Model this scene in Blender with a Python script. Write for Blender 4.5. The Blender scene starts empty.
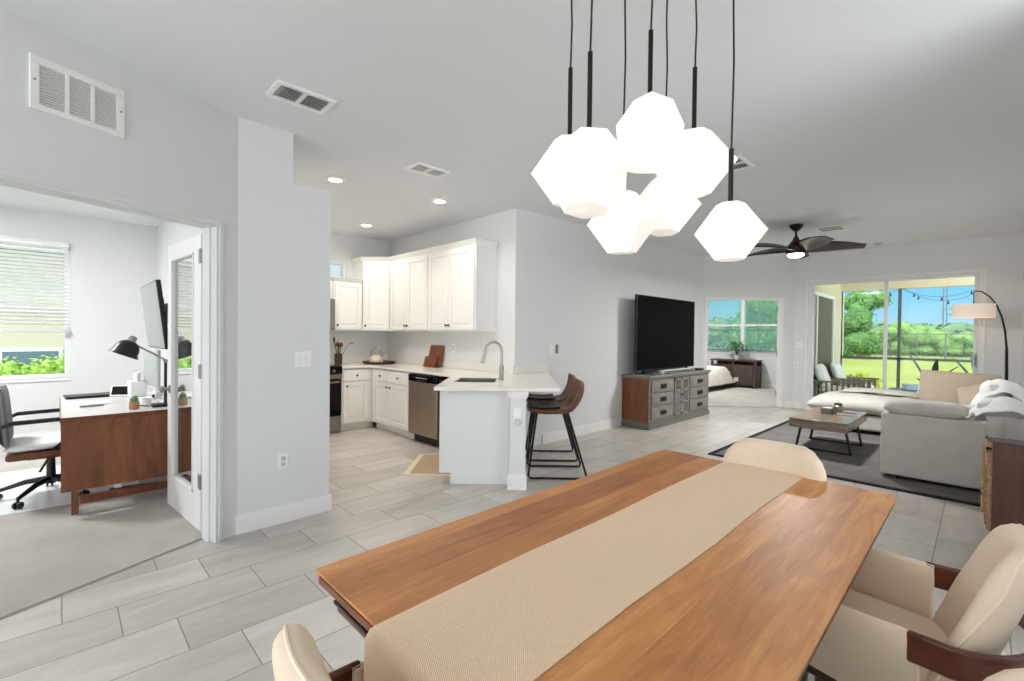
import bpy, bmesh, math, random
from mathutils import Matrix, Vector
PI = math.pi
R = math.radians
random.seed(7)
scn = bpy.context.scene
COL = scn.collection

# ------------------------------------------------------------------ materials
def lin(c):
    out = []
    for v in c[:3]:
        v = v / 255.0
        out.append(v / 12.92 if v <= 0.04045 else ((v + 0.055) / 1.055) ** 2.4)
    return (out[0], out[1], out[2], 1.0)

class NT:
    def __init__(s, name):
        s.m = bpy.data.materials.new(name); s.m.use_nodes = True
        s.t = s.m.node_tree; s.t.nodes.clear()
        s.out = s.n('ShaderNodeOutputMaterial')
        s.b = s.n('ShaderNodeBsdfPrincipled')
        s.l(s.b.outputs[0], s.out.inputs[0])
    def n(s, typ, **kw):
        nd = s.t.nodes.new(typ)
        for k, v in kw.items():
            setattr(nd, k, v)
        return nd
    def l(s, a, b): s.t.links.new(a, b)
    def math(s, op, a, b=None):
        nd = s.n('ShaderNodeMath', operation=op)
        for i, v in enumerate((a, b)):
            if v is None: continue
            if isinstance(v, (int, float)): nd.inputs[i].default_value = v
            else: s.l(v, nd.inputs[i])
        return nd.outputs[0]
    def mix(s, f, a, b, blend='MIX'):
        nd = s.n('ShaderNodeMix', data_type='RGBA', blend_type=blend)
        for sock, v in ((nd.inputs[0], f), (nd.inputs[6], a), (nd.inputs[7], b)):
            if isinstance(v, (int, float)): sock.default_value = v
            elif isinstance(v, tuple): sock.default_value = v
            else: s.l(v, sock)
        return nd.outputs[2]
    def coord(s, scale=(1, 1, 1), kind='Object', rot=(0, 0, 0)):
        tc = s.n('ShaderNodeTexCoord'); mp = s.n('ShaderNodeMapping')
        mp.inputs['Scale'].default_value = scale; mp.inputs['Rotation'].default_value = rot
        s.l(tc.outputs[kind], mp.inputs[0])
        return mp.outputs[0]
    def noise(s, vec, scale=5, detail=3, rough=.5, dist=0):
        nd = s.n('ShaderNodeTexNoise')
        nd.inputs['Scale'].default_value = scale; nd.inputs['Detail'].default_value = detail
        nd.inputs['Roughness'].default_value = rough; nd.inputs['Distortion'].default_value = dist
        s.l(vec, nd.inputs['Vector'])
        return nd.outputs['Fac']
    def ramp(s, fac, stops):
        nd = s.n('ShaderNodeValToRGB'); e = nd.color_ramp.elements
        while len(e) < len(stops): e.new(.5)
        for el, (p, c) in zip(e, stops):
            el.position = p; el.color = c
        s.l(fac, nd.inputs[0])
        return nd.outputs[0]
    def bump(s, h, strength=.2, dist=.01):
        nd = s.n('ShaderNodeBump'); nd.inputs['Strength'].default_value = strength
        nd.inputs['Distance'].default_value = dist
        s.l(h, nd.inputs['Height']); s.l(nd.outputs[0], s.b.inputs['Normal'])
    def set(s, rough=.5, metal=0, spec=.5, coat=0):
        s.b.inputs['Roughness'].default_value = rough; s.b.inputs['Metallic'].default_value = metal
        s.b.inputs['Specular IOR Level'].default_value = spec; s.b.inputs['Coat Weight'].default_value = coat
        s.b.inputs['Coat Roughness'].default_value = .15

def pm(name, c, rough=.5, metal=0, spec=.5, var=0, vs=4, bump=0, bs=200, stretch=(1, 1, 1), coat=0, emit=0, bd=.004):
    t = NT(name); t.set(rough, metal, spec, coat)
    base = lin(c)
    v = t.coord(stretch)
    if var:
        f = t.noise(v, vs, 4)
        d = tuple(x * (1 - var) for x in base[:3]) + (1,)
        u = tuple(min(1, x * (1 + var)) for x in base[:3]) + (1,)
        t.l(t.ramp(f, [(.3, d), (.7, u)]), t.b.inputs['Base Color'])
    else:
        t.b.inputs['Base Color'].default_value = base
    if bump:
        t.bump(t.noise(v, bs, 3), bump, bd)
    if emit:
        t.b.inputs['Emission Color'].default_value = base; t.b.inputs['Emission Strength'].default_value = emit
    return t.m

def wood(name, c1, c2, rough=.4, stretch=(14, 1, 14), plank=0, axis='X', pvar=.25, coat=0, spec=.5, scale=3):
    t = NT(name); t.set(rough, 0, spec, coat)
    v = t.coord(stretch)
    f = t.noise(v, scale, 6, .6, 1.2)
    col = t.ramp(f, [(.28, lin(c1)), (.72, lin(c2))])
    if plank:
        tc = t.n('ShaderNodeTexCoord'); sp = t.n('ShaderNodeSeparateXYZ'); t.l(tc.outputs['Object'], sp.inputs[0])
        i = t.math('FLOOR', t.math('DIVIDE', t.math('ADD', sp.outputs[axis], 10.03), plank))
        wn = t.n('ShaderNodeTexWhiteNoise', noise_dimensions='1D'); t.l(i, wn.inputs['W'])
        k = t.math('ADD', t.math('MULTIPLY', wn.outputs['Value'], pvar * 2), 1 - pvar)
        cb = t.n('ShaderNodeCombineColor')
        for q in range(3): t.l(k, cb.inputs[q])
        col = t.mix(1.0, col, cb.outputs[0], 'MULTIPLY')
    t.l(col, t.b.inputs['Base Color'])
    t.bump(f, .08, .002)
    return t.m

def glassmat(name, tint=(255, 255, 255), gloss=.07, rough=0.0):
    m = bpy.data.materials.new(name); m.use_nodes = True; t = m.node_tree; t.nodes.clear()
    o = t.nodes.new('ShaderNodeOutputMaterial'); mx = t.nodes.new('ShaderNodeMixShader')
    a = t.nodes.new('ShaderNodeBsdfTransparent'); b = t.nodes.new('ShaderNodeBsdfGlossy')
    a.inputs[0].default_value = lin(tint); b.inputs['Roughness'].default_value = rough
    mx.inputs[0].default_value = gloss
    t.links.new(a.outputs[0], mx.inputs[1]); t.links.new(b.outputs[0], mx.inputs[2]); t.links.new(mx.outputs[0], o.inputs[0])
    return m

def hazy(name):
    m = glassmat(name, (244, 252, 250), .22); t = m.node_tree
    d = t.nodes.new('ShaderNodeBsdfTranslucent'); d.inputs[0].default_value = lin((222, 240, 236))
    mx = [n for n in t.nodes if n.type == 'MIX_SHADER'][0]; t.links.new(d.outputs[0], mx.inputs[2])
    return m
M = {}
M['wall'] = pm('wall_paint', (226, 227, 227), .75, spec=.25, bump=.05, bs=120)
M['ceil'] = pm('ceiling_paint', (228, 231, 234), .85, spec=.2, bump=.08, bs=90)
M['trim'] = pm('trim_paint', (238, 238, 236), .4, spec=.4)
M['cab'] = pm('cabinet_lacquer', (240, 239, 235), .28, spec=.5)
M['cabside'] = pm('cabinet_panel_paint', (226, 228, 226), .45, spec=.4)
M['quartz'] = pm('white_quartz', (238, 235, 228), .18, spec=.5, var=.03, vs=3)
M['steel'] = pm('brushed_steel', (150, 146, 140), .32, 1, var=.08, vs=6, stretch=(60, 60, 1))
M['dsteel'] = pm('dark_stainless', (168, 152, 136), .4, .85, var=.05, vs=6, stretch=(60, 60, 1))
M['nickel'] = pm('satin_nickel', (165, 162, 156), .3, 1)
M['black'] = pm('black_plastic', (18, 18, 19), .4)
M['bgloss'] = pm('black_glass', (8, 8, 10), .09)
M['bmetal'] = pm('black_metal', (22, 21, 21), .4, .4)
M['bronze'] = pm('dark_bronze', (40, 34, 30), .4, .6)
M['knob'] = pm('bronze_knob', (52, 46, 40), .35, .7)
M['grey'] = pm('grey_plastic', (120, 122, 124), .5)
M['lgrey'] = pm('light_grey_plastic', (205, 207, 208), .45)
M['white'] = pm('white_plastic', (244, 244, 243), .4)
M['walnut'] = wood('walnut', (88, 46, 26), (132, 76, 46), .38, (1.6, 16, 1.6))
M['walnutz'] = wood('walnut_upright', (104, 60, 35), (146, 92, 57), .4, (4, 4, .7), scale=2.2, plank=.158, axis='Y', pvar=.10)
M['redwood'] = wood('reddish_wood', (102, 56, 27), (140, 82, 44), .35, (8, 8, .8))
M['darkred'] = wood('dark_reddish_wood', (66, 34, 17), (100, 56, 28), .3, (8, 8, .8))
M['band'] = wood('bentwood', (74, 34, 20), (112, 56, 34), .3, (2, 2, 20))
M['legwood'] = wood('dark_leg_wood', (44, 26, 18), (70, 42, 28), .4, (10, 10, 1))
M['glarewood'] = wood('glare_greyed_wood', (112, 106, 100), (150, 144, 138), .35, (1.5, 1.5, 14))  # grey tone paints window glare onto the reddish console wood
M['glarewood2'] = wood('glare_greyed_wood_frame', (96, 90, 85), (128, 122, 116), .35, (1.5, 1.5, 14))  # same painted glare, darker, for console frame and plinth
M['barn'] = wood('weathered_brown_wood', (54, 42, 36), (92, 76, 66), .55, (9, 9, 1))
M['board'] = wood('cutting_board_wood', (96, 48, 26), (150, 88, 52), .4, (2, 2, 16))
M['coffee'] = wood('coffee_table_wood', (104, 88, 72), (148, 128, 106), .22, (1.2, 12, 12), spec=.6)
M['teak'] = wood('patio_wood', (98, 84, 74), (138, 122, 108), .6, (2, 2, 10))
M['fanwood'] = wood('fan_blade_wood', (34, 22, 18), (58, 40, 32), .35, (2, 2, 2))
M['cream'] = pm('cream_upholstery', (226, 206, 180), .55, spec=.35, var=.03, vs=8, bump=.06, bs=300)
M['piping'] = pm('pale_piping', (234, 218, 196), .6)
M['linen'] = pm('oatmeal_linen', (203, 200, 192), .85, spec=.2, var=.04, vs=10, bump=.2, bs=500)
M['taupe'] = pm('taupe_linen', (190, 175, 156), .85, spec=.2, var=.05, vs=8, bump=.2, bs=400)
M['throw'] = pm('white_throw', (232, 233, 231), .9, spec=.15, var=.04, vs=20, bump=.4, bs=160)
M['gthrow'] = pm('grey_white_throw', (206, 205, 202), .9, spec=.15, var=.12, vs=26, bump=.4, bs=160)
M['duvet'] = pm('ivory_bedspread', (236, 230, 218), .9, spec=.15, var=.05, vs=7, bump=.3, bs=60)
M['leather'] = pm('brown_leather', (104, 64, 43), .42, var=.14, vs=9, bump=.12, bs=160)
M['dleather'] = pm('worn_dark_leather', (76, 70, 66), .4, var=.1, vs=9, bump=.12, bs=160)
M['burlap'] = None
M['shade'] = pm('opal_shade', (255, 252, 244), .35, emit=.2)
M['bulb'] = pm('lamp_lens', (255, 246, 230), .4, emit=6)
M['drum'] = pm('linen_lampshade', (232, 214, 196), .8, var=.05, vs=30, emit=.22)
M['wicker'] = pm('woven_wicker', (172, 138, 104), .7, var=.45, vs=70, bump=.8, bs=90, bd=.01)
M['ceramic'] = pm('cream_ceramic', (232, 222, 206), .2)
M['leaf'] = pm('plant_leaf', (92, 130, 82), .45, var=.3, vs=9)
M['leafd'] = pm('dark_plant_leaf', (44, 74, 62), .4, var=.25, vs=9)
M['soil'] = pm('potting_soil', (58, 44, 34), .9)
M['pot'] = pm('glazed_pot', (214, 212, 206), .3)
M['glass'] = glassmat('window_glass', (252, 255, 254), .006)
M['hazy'] = hazy('screened_glass')
M['screen'] = pm('screen_frame_metal', (88, 92, 94), .4, .3)
M['alum'] = pm('white_aluminium', (228, 230, 230), .4)
M['galum'] = pm('grey_aluminium', (150, 154, 158), .35, .5)
M['stucco'] = pm('cream_stucco', (208, 199, 172), .9, spec=.15, bump=.3, bs=60)
M['nstucco'] = pm('pale_beige_stucco', (186, 180, 160), .9, spec=.15, bump=.3, bs=40)
M['conc'] = pm('patio_concrete', (214, 212, 206), .7, var=.05, vs=3)
M['fmat'] = pm('kitchen_mat', (176, 152, 126), .8, var=.08, vs=30)
M['fmatb'] = pm('kitchen_mat_border', (226, 208, 182), .8)
M['clear'] = pm('frosted_mat', (226, 229, 231), .3)
M['mirror'] = glassmat('glazed_door_pane', (235, 240, 240), .78, .015)

def burlap():
    t = NT('runner_weave'); t.set(.85, spec=.15)
    v = t.coord((1, 1, 1))
    w = t.n('ShaderNodeTexWave', wave_type='BANDS', bands_direction='DIAGONAL'); w.inputs['Scale'].default_value = 120
    w.inputs['Distortion'].default_value = 1.2; t.l(v, w.inputs['Vector'])
    n = t.noise(v, 260, 3)
    f = t.math('ADD', t.math('MULTIPLY', w.outputs['Fac'], .5), t.math('MULTIPLY', n, .5))
    t.l(t.ramp(f, [(.2, lin((220, 186, 150))), (.8, lin((250, 226, 196)))]), t.b.inputs['Base Color'])
    t.bump(f, .5, .003)
    return t.m
M['burlap'] = burlap()

def tile():
    t = NT('floor_tile_planks'); t.set(.36, spec=.5)
    tc = t.n('ShaderNodeTexCoord'); sp = t.n('ShaderNodeSeparateXYZ'); t.l(tc.outputs['Object'], sp.inputs[0])
    W, L = .307, .585
    xr = t.math('DIVIDE', t.math('ADD', sp.outputs['X'], 3.267 + 20 * W), W)
    row = t.math('FLOOR', xr); fx = t.math('FRACT', xr)
    yy = t.math('ADD', t.math('DIVIDE', t.math('SUBTRACT', sp.outputs['Y'], .007 - 60 * L), L), t.math('MULTIPLY', t.math('SUBTRACT', row, 20), -1 / 3))
    cell = t.math('FLOOR', yy); fy = t.math('FRACT', yy)
    ex = t.math('MINIMUM', fx, t.math('SUBTRACT', 1.0, fx)); ey = t.math('MINIMUM', fy, t.math('SUBTRACT', 1.0, fy))
    g = t.math('MAXIMUM', t.math('LESS_THAN', ex, .0085), t.math('LESS_THAN', ey, .0045))
    cb = t.n('ShaderNodeCombineXYZ'); t.l(row, cb.inputs[0]); t.l(cell, cb.inputs[1])
    wn = t.n('ShaderNodeTexWhiteNoise', noise_dimensions='2D'); t.l(cb.outputs[0], wn.inputs['Vector'])
    av = t.n('ShaderNodeVectorMath', operation='MULTIPLY_ADD'); t.l(cb.outputs[0], av.inputs[0]); av.inputs[1].default_value = (3.7, 5.1, 0)
    mp = t.coord((5, 1.1, 1)); t.l(mp, av.inputs[2])
    n1 = t.noise(av.outputs[0], 1.6, 5, .6, .8)
    f = t.math('ADD', t.math('MULTIPLY', n1, .75), t.math('MULTIPLY', wn.outputs['Value'], .25))
    c = t.ramp(f, [(.25, lin((174, 168, 159))), (.75, lin((214, 208, 199)))])
    c = t.mix(g, c, lin((142, 134, 122)))
    t.l(c, t.b.inputs['Base Color'])
    t.l(t.math('ADD', t.math('MULTIPLY', g, .4), t.math('ADD', .27, t.math('MULTIPLY', n1, .14))), t.b.inputs['Roughness'])
    t.bump(t.math('SUBTRACT', 1.0, g), .25, .003)
    return t.m
M['tile'] = tile()

def carpet(name, a, b, s=240):
    t = NT(name); t.set(.95, spec=.1)
    v = t.coord(); n = t.noise(v, s, 4, .7); n2 = t.noise(v, 3, 3)
    f = t.math('ADD', t.math('MULTIPLY', n, .7), t.math('MULTIPLY', n2, .3))
    t.l(t.ramp(f, [(.35, lin(a)), (.65, lin(b))]), t.b.inputs['Base Color']); t.bump(n, .6, .01)
    return t.m
M['carpet'] = carpet('loop_carpet', (172, 166, 158), (208, 203, 196))
M['rug'] = carpet('charcoal_rug', (92, 90, 90), (140, 137, 134), 120)
M['rugb'] = carpet('rug_border', (40, 39, 40), (58, 56, 56), 120)
M['drug'] = carpet('dining_rug', (176, 172, 166), (212, 208, 202), 60)

def grass():
    t = NT('mown_grass'); t.set(.9, spec=.1)
    v = t.coord((1, 1, 1)); n = t.noise(v, .35, 5, .7); n2 = t.noise(v, 9, 3)
    f = t.math('ADD', t.math('MULTIPLY', n, .6), t.math('MULTIPLY', n2, .4))
    t.l(t.ramp(f, [(.3, lin((108, 118, 56))), (.7, lin((142, 148, 84)))]), t.b.inputs['Base Color'])
    return t.m
M['grass'] = grass()
def foliage(name, a, b, s=1.2):
    t = NT(name); t.set(.7, spec=.2)
    v = t.coord(); n = t.noise(v, s, 4, .7)
    t.l(t.ramp(n, [(.3, lin(a)), (.7, lin(b))]), t.b.inputs['Base Color'])
    t.b.inputs['Subsurface Weight'].default_value = 0
    return t.m
M['fol'] = foliage('tree_foliage', (52, 86, 50), (98, 136, 74))
M['fol2'] = foliage('bush_foliage', (72, 108, 54), (124, 156, 80))
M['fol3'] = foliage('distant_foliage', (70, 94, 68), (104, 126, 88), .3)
M['foly'] = foliage('yellow_green_foliage', (190, 200, 70), (230, 232, 120), 6)
M['folh'] = foliage('clipped_hedge_foliage', (110, 150, 60), (176, 206, 100), 5)
M['bark'] = pm('bark', (112, 98, 84), .9, var=.2, vs=12)

def tabletop():
    t = NT('honey_plank_wood'); t.set(.32, spec=.5)
    tc = t.n('ShaderNodeTexCoord'); sp = t.n('ShaderNodeSeparateXYZ'); t.l(tc.outputs['Object'], sp.inputs[0])
    i = t.math('FLOOR', t.math('DIVIDE', t.math('ADD', sp.outputs['X'], 10.0), .135))
    wn = t.n('ShaderNodeTexWhiteNoise', noise_dimensions='1D'); t.l(i, wn.inputs['W'])
    cb = t.n('ShaderNodeCombineXYZ'); t.l(i, cb.inputs[0]); t.l(i, cb.inputs[1])
    def grain(scale, off):
        av = t.n('ShaderNodeVectorMath', operation='MULTIPLY_ADD'); t.l(cb.outputs[0], av.inputs[0]); av.inputs[1].default_value = off
        t.l(t.coord(scale), av.inputs[2]); return av.outputs[0]
    n = t.noise(grain((7, .9, 7), (1.3, 2.9, 0)), 2.0, 8, .66, 1.8)
    n2 = t.noise(grain((2, 1.2, 2), (2.3, 1.7, 0)), 1.3, 4, .6, 1.0)
    n3 = t.noise(grain((60, 2.2, 60), (.7, 3.1, 0)), 1.6, 4, .7, .4)
    f = t.math('ADD', t.math('ADD', t.math('MULTIPLY', n, .38), t.math('MULTIPLY', n3, .20)), t.math('ADD', t.math('MULTIPLY', n2, .26), t.math('MULTIPLY', wn.outputs['Value'], .16)))
    c = t.ramp(f, [(.29, lin((116, 66, 32))), (.46, lin((174, 110, 58))), (.56, lin((198, 132, 74))), (.70, lin((226, 168, 106)))])
    t.l(c, t.b.inputs['Base Color']); t.bump(n3, .05, .002)
    t.l(t.math('ADD', .34, t.math('MULTIPLY', n2, .18)), t.b.inputs['Roughness'])
    return t.m
M['table'] = tabletop()

# ------------------------------------------------------------------ mesh helpers
class MB:
    def __init__(s, mat=None):
        s.bm = bmesh.new(); s.M = Matrix.Identity(4)
        if mat is not None: s.M = mat
    def v(s, p): return s.bm.verts.new(s.M @ Vector(p))
    def f(s, vs):
        try: return s.bm.faces.new(vs)
        except ValueError: return None
    def box(s, x0, x1, y0, y1, z0, z1):
        c = [s.v((x, y, z)) for z in (z0, z1) for x, y in ((x0, y0), (x1, y0), (x1, y1), (x0, y1))]
        for q in ((3, 2, 1, 0), (4, 5, 6, 7), (0, 1, 5, 4), (1, 2, 6, 5), (2, 3, 7, 6), (3, 0, 4, 7)):
            s.f([c[i] for i in q])
        return s
    def hexa(s, pts):
        c = [s.v(p) for p in pts]
        for q in ((3, 2, 1, 0), (4, 5, 6, 7), (0, 1, 5, 4), (1, 2, 6, 5), (2, 3, 7, 6), (3, 0, 4, 7)):
            s.f([c[i] for i in q])
        return s
    def prism(s, pts, z0, z1):
        a = [s.v((p[0], p[1], z0)) for p in pts]; b = [s.v((p[0], p[1], z1)) for p in pts]
        n = len(pts); s.f(a[::-1]); s.f(b)
        for i in range(n): s.f([a[i], a[(i + 1) % n], b[(i + 1) % n], b[i]])
        return s
    def plate(s, outer, holes, z0, z1):
        bm2 = bmesh.new(); es = []
        for loop in [outer] + holes:
            vs = [bm2.verts.new((p[0], p[1], 0)) for p in loop]
            es += [bm2.edges.new((vs[i], vs[(i + 1) % len(vs)])) for i in range(len(vs))]
        bmesh.ops.triangle_fill(bm2, edges=es, use_beauty=True)
        bm2.verts.index_update()
        a = [s.v((v.co.x, v.co.y, z0)) for v in bm2.verts]; b = [s.v((v.co.x, v.co.y, z1)) for v in bm2.verts]
        for fc in bm2.faces:
            ix = [v.index for v in fc.verts]
            s.f([a[i] for i in ix]); s.f([b[i] for i in ix][::-1])
        for e in bm2.edges:
            if len(e.link_faces) == 1:
                i, j = e.verts[0].index, e.verts[1].index
                s.f([a[i], a[j], b[j], b[i]])
        bm2.free()
        return s
    def tube(s, pts, r, n=8, closed=False):
        pts = [Vector(p) for p in pts]; m = len(pts)
        rr = r if isinstance(r, (list, tuple)) else [r] * m
        rings = []; up = None
        for i, p in enumerate(pts):
            if closed: d = (pts[(i + 1) % m] - pts[i - 1]).normalized()
            else: d = ((pts[min(i + 1, m - 1)] - pts[max(i - 1, 0)])).normalized()
            if up is None:
                up = Vector((0, 0, 1)) if abs(d.z) < .9 else Vector((1, 0, 0))
            u = (up - d * up.dot(d)).normalized(); w = d.cross(u); up = u
            rings.append([s.v(p + u * math.cos(2 * PI * k / n) * rr[i] + w * math.sin(2 * PI * k / n) * rr[i]) for k in range(n)])
        for i in range(m if closed else m - 1):
            a, b = rings[i], rings[(i + 1) % m]
            for k in range(n): s.f([a[k], a[(k + 1) % n], b[(k + 1) % n], b[k]])
        if not closed:
            s.f(rings[0][::-1]); s.f(rings[-1])
        return s
    def sweep(s, pts, w, h):
        """flat bar (w across, h along z) along a path in the xy plane"""
        pts = [Vector(p) for p in pts]; m = len(pts); rings = []
        for i, p in enumerate(pts):
            d = (pts[min(i + 1, m - 1)] - pts[max(i - 1, 0)]); d.z = 0; d.normalize()
            u = Vector((-d.y, d.x, 0))
            rings.append([s.v(p + u * a * w / 2 + Vector((0, 0, b * h / 2))) for a, b in ((-1, -1), (1, -1), (1, 1), (-1, 1))])
        for i in range(m - 1):
            for k in range(4): s.f([rings[i][k], rings[i][(k + 1) % 4], rings[i + 1][(k + 1) % 4], rings[i + 1][k]])
        s.f(rings[0][::-1]); s.f(rings[-1])
        return s
    def lathe(s, prof, n=20, c=(0, 0, 0)):
        c = Vector(c); rings = []
        for r, z in prof:
            if r < 1e-5: rings.append([s.v(c + Vector((0, 0, z)))])
            else: rings.append([s.v(c + Vector((r * math.cos(2 * PI * k / n), r * math.sin(2 * PI * k / n), z))) for k in range(n)])
        for a, b in zip(rings, rings[1:]):
            for k in range(n):
                k2 = (k + 1) % n
                if len(a) == 1 and len(b) == 1: continue
                if len(a) == 1: s.f([a[0], b[k2], b[k]])
                elif len(b) == 1: s.f([a[k], a[k2], b[0]])
                else: s.f([a[k], a[k2], b[k2], b[k]])
        if len(rings[0]) > 1: s.f(rings[0][::-1])
        if len(rings[-1]) > 1: s.f(rings[-1])
        return s
    def cyl(s, p0, p1, r, n=14): return s.tube([p0, p1], r, n)
    def ell(s, c, r, n=14):
        if isinstance(r, (int, float)): r = (r, r, r)
        old = s.M; s.M = old @ Matrix.Translation(c) @ Matrix.Diagonal((r[0], r[1], r[2], 1))
        m = max(6, n // 2)
        s.lathe([(math.sin(PI * i / m), -math.cos(PI * i / m)) for i in range(m + 1)], n)
        s.M = old
        return s
    def pad(s, F, T, nu=14, nv=14, p=6, q=.5):
        def smp(n): return [math.sin(PI / 2 * (2 * i / n - 1)) for i in range(n + 1)]
        A, B = smp(nu), smp(nv); e = 1e-3; front = {}; back = {}
        for i, a in enumerate(A):
            for j, b in enumerate(B):
                P = Vector(F(a, b))
                du = Vector(F(min(a + e, 1), b)) - Vector(F(max(a - e, -1), b)); dv = Vector(F(a, min(b + e, 1))) - Vector(F(a, max(b - e, -1)))
                N = du.cross(dv)
                N = N.normalized() if N.length > 1e-12 else Vector((0, 0, 1))
                if i in (0, nu) or j in (0, nv):
                    front[i, j] = back[i, j] = s.v(P)
                else:
                    t = T(a, b) if callable(T) else T
                    o = t * ((1 - abs(a) ** p) * (1 - abs(b) ** p)) ** q
                    front[i, j] = s.v(P + N * o); back[i, j] = s.v(P - N * o)
        for i in range(nu):
            for j in range(nv):
                s.f([front[i, j], front[i + 1, j], front[i + 1, j + 1], front[i, j + 1]])
                s.f([back[i, j], back[i, j + 1], back[i + 1, j + 1], back[i + 1, j]])
        return s
    def cushion(s, c, size, mat=None, p=5, n=14, wob=0, seed=0, top=0):
        old = s.M; s.M = old @ Matrix.Translation(c) @ (mat if mat is not None else Matrix.Identity(4))
        rnd = random.Random(seed); ph = [rnd.uniform(0, 6) for _ in range(6)]
        def F(a, b):
            z = wob * (math.sin(3 * a + ph[0]) * math.sin(2.3 * b + ph[1]) + .5 * math.sin(7 * a + ph[2] + 3 * b)) + top * (1 - a * a) * (1 - b * b)
            return (a * size[0] / 2, b * size[1] / 2, z)
        s.pad(F, size[2] / 2, n, n, p)
        s.M = old
        return s
    def out(s, name, mat, parent=None, bevel=0, seg=2, smooth=35, sub=0, loc=None):
        me = bpy.data.meshes.new(name)
        bmesh.ops.recalc_face_normals(s.bm, faces=s.bm.faces)
        s.bm.to_mesh(me); s.bm.free()
        if smooth:
            for p in me.polygons: p.use_smooth = True
            me.set_sharp_from_angle(angle=R(smooth))
        o = bpy.data.objects.new(name, me); COL.objects.link(o)
        if mat is not None: me.materials.append(M[mat] if isinstance(mat, str) else mat)
        if parent is not None: o.parent = parent
        if loc is not None: o.location = loc
        if bevel:
            b = o.modifiers.new('bevel', 'BEVEL'); b.width = bevel; b.segments = seg; b.limit_method = 'ANGLE'; b.angle_limit = R(40)
        if sub:
            m = o.modifiers.new('sub', 'SUBSURF'); m.levels = sub; m.render_levels = sub
        return o

def tag(o, label=None, cat=None, group=None, kind=None):
    if label: o['label'] = label
    if cat: o['category'] = cat
    if group: o['group'] = group
    if kind: o['kind'] = kind
    return o
def thing(name, label, cat, loc=(0, 0, 0), rz=0, group=None):
    o = bpy.data.objects.new(name, None); COL.objects.link(o); o.empty_display_size = .1
    o.location = loc; o.rotation_euler = (0, 0, rz)
    return tag(o, label, cat, group)
def struct(o, label=None):
    o['kind'] = 'structure'
    if label: o['label'] = label
    return o
def kids(o): return [c for c in bpy.data.objects if c.parent == o]
def copy_tree(o, parent=None, label=None, loc=None, rz=None):
    c = o.copy(); COL.objects.link(c); c.parent = parent
    if label: c['label'] = label
    if loc is not None: c.location = loc
    if rz is not None: c.rotation_euler = (0, 0, rz)
    for ch in kids(o): copy_tree(ch, c)
    return c
def RZ(a, loc=(0, 0, 0)): return Matrix.Translation(loc) @ Matrix.Rotation(a, 4, 'Z')

def zc(y): return 2.785 + max(0, y - .8) * .018

# ================================================================== SETTING
YK, XL, XTV, YS, XB = 3.80, -6.72, -3.83, 10.20, -3.49
XR = .45
BEND = Vector((XB, .85, 0)); ADIR = Vector((math.sin(R(22.5)), -math.cos(R(22.5)), 0)); AN = Vector((math.cos(R(22.5)), math.sin(R(22.5)), 0))
RA = Matrix.Translation(BEND) @ Matrix.Rotation(R(-67.5), 4, 'Z')      # local x along the angled wall, +y into the room

def walls(name, boxes, mat='wall', m=None, label=None):
    b = MB(m)
    for q in boxes: b.box(*q)
    return struct(b.out(name, mat, smooth=0), label)

# floor: one tile field, with carpet laid in two rooms
struct(MB().prism([(-8.2, -5), (3.2, -5), (3.2, 3.0), (XR + .1, 3.0), (XR + .1, YS), (-8.2, YS)], -.12, 0).out('floor', 'tile', smooth=0), 'greige wood-look porcelain floor tiles')
oc = [BEND + ADIR * .12 - AN * .13, BEND + ADIR * 2.6 - AN * .13]
struct(MB().prism([(-7.96, .96), (-7.96, -5), (oc[1].x, -5), (oc[1].x, oc[1].y), (oc[0].x, oc[0].y), (-3.62, .96)], 0.0005, .012).out('floor_office_carpet', 'carpet', smooth=0), 'pale grey office carpet')
bp = 12.78
struct(MB().prism([(-7.5, 9.0), (-3.92, 9.0), (-3.86, bp - 3.86 - .02), (-2.72, bp - 2.72 - .02), (-2.42, YS + .2), (-2.42, 13.7), (-7.5, 13.7)], 0.0005, .012).out('floor_bedroom_carpet', 'carpet', smooth=0), 'pale grey bedroom carpet')

# ceiling (slightly rising towards the living room)
b = MB(); ys = [-4.2, .8, 3, 5.5, 8, YS + .15]
for y0, y1 in zip(ys, ys[1:]):
    x1 = 3.2 if y0 < 2.9 else XR + .15
    b.hexa([(-8.3, y0, zc(y0)), (x1, y0, zc(y0)), (x1, y1, zc(y1)), (-8.3, y1, zc(y1)), (-8.3, y0, zc(y0) + .12), (x1, y0, zc(y0) + .12), (x1, y1, zc(y1) + .12), (-8.3, y1, zc(y1) + .12)])
struct(b.out('ceiling', 'ceil', smooth=0), 'pale matt ceiling')
struct(MB().box(-7.6, -2.42, 9.1, 13.75, 2.99, 3.1).out('ceiling_bedroom', 'ceil', smooth=0))

ZT = 3.02
# angled office wall with the wide doorway (local x along it)
D0, D1, DH = .129, 1.66, 2.045
walls('wall_office_front', [(0, D0, -.13, 0, 0, 2.80), (D0, D1, -.13, 0, DH, 2.80), (D1, 2.7, -.13, 0, 0, 2.80)], m=RA, label='angled wall around the office doorway')
walls('wall_pantry', [(-3.62, XB, .80, 1.20, 0, 2.80), (-4.35, XB, 1.20, 1.475, 0, 2.43)], label='short wall with a lower pantry end')
walls('wall_office_right', [(-8.1, -3.62, .96, 1.20, 0, 2.83)])
OW = -7.96
walls('wall_office_window', [(OW - .14, OW, -5, -1.25, 0, 2.80), (OW - .14, OW, .095, .97, 0, 2.80), (OW - .14, OW, -1.25, .095, 0, .76), (OW - .14, OW, -1.25, .095, 2.43, 2.80)])
walls('wall_office_left', [(OW - .14, -2.2, -3.5, -3.36, 0, 2.80)])  # unseen office wall, put in to cut the light coming in
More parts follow.
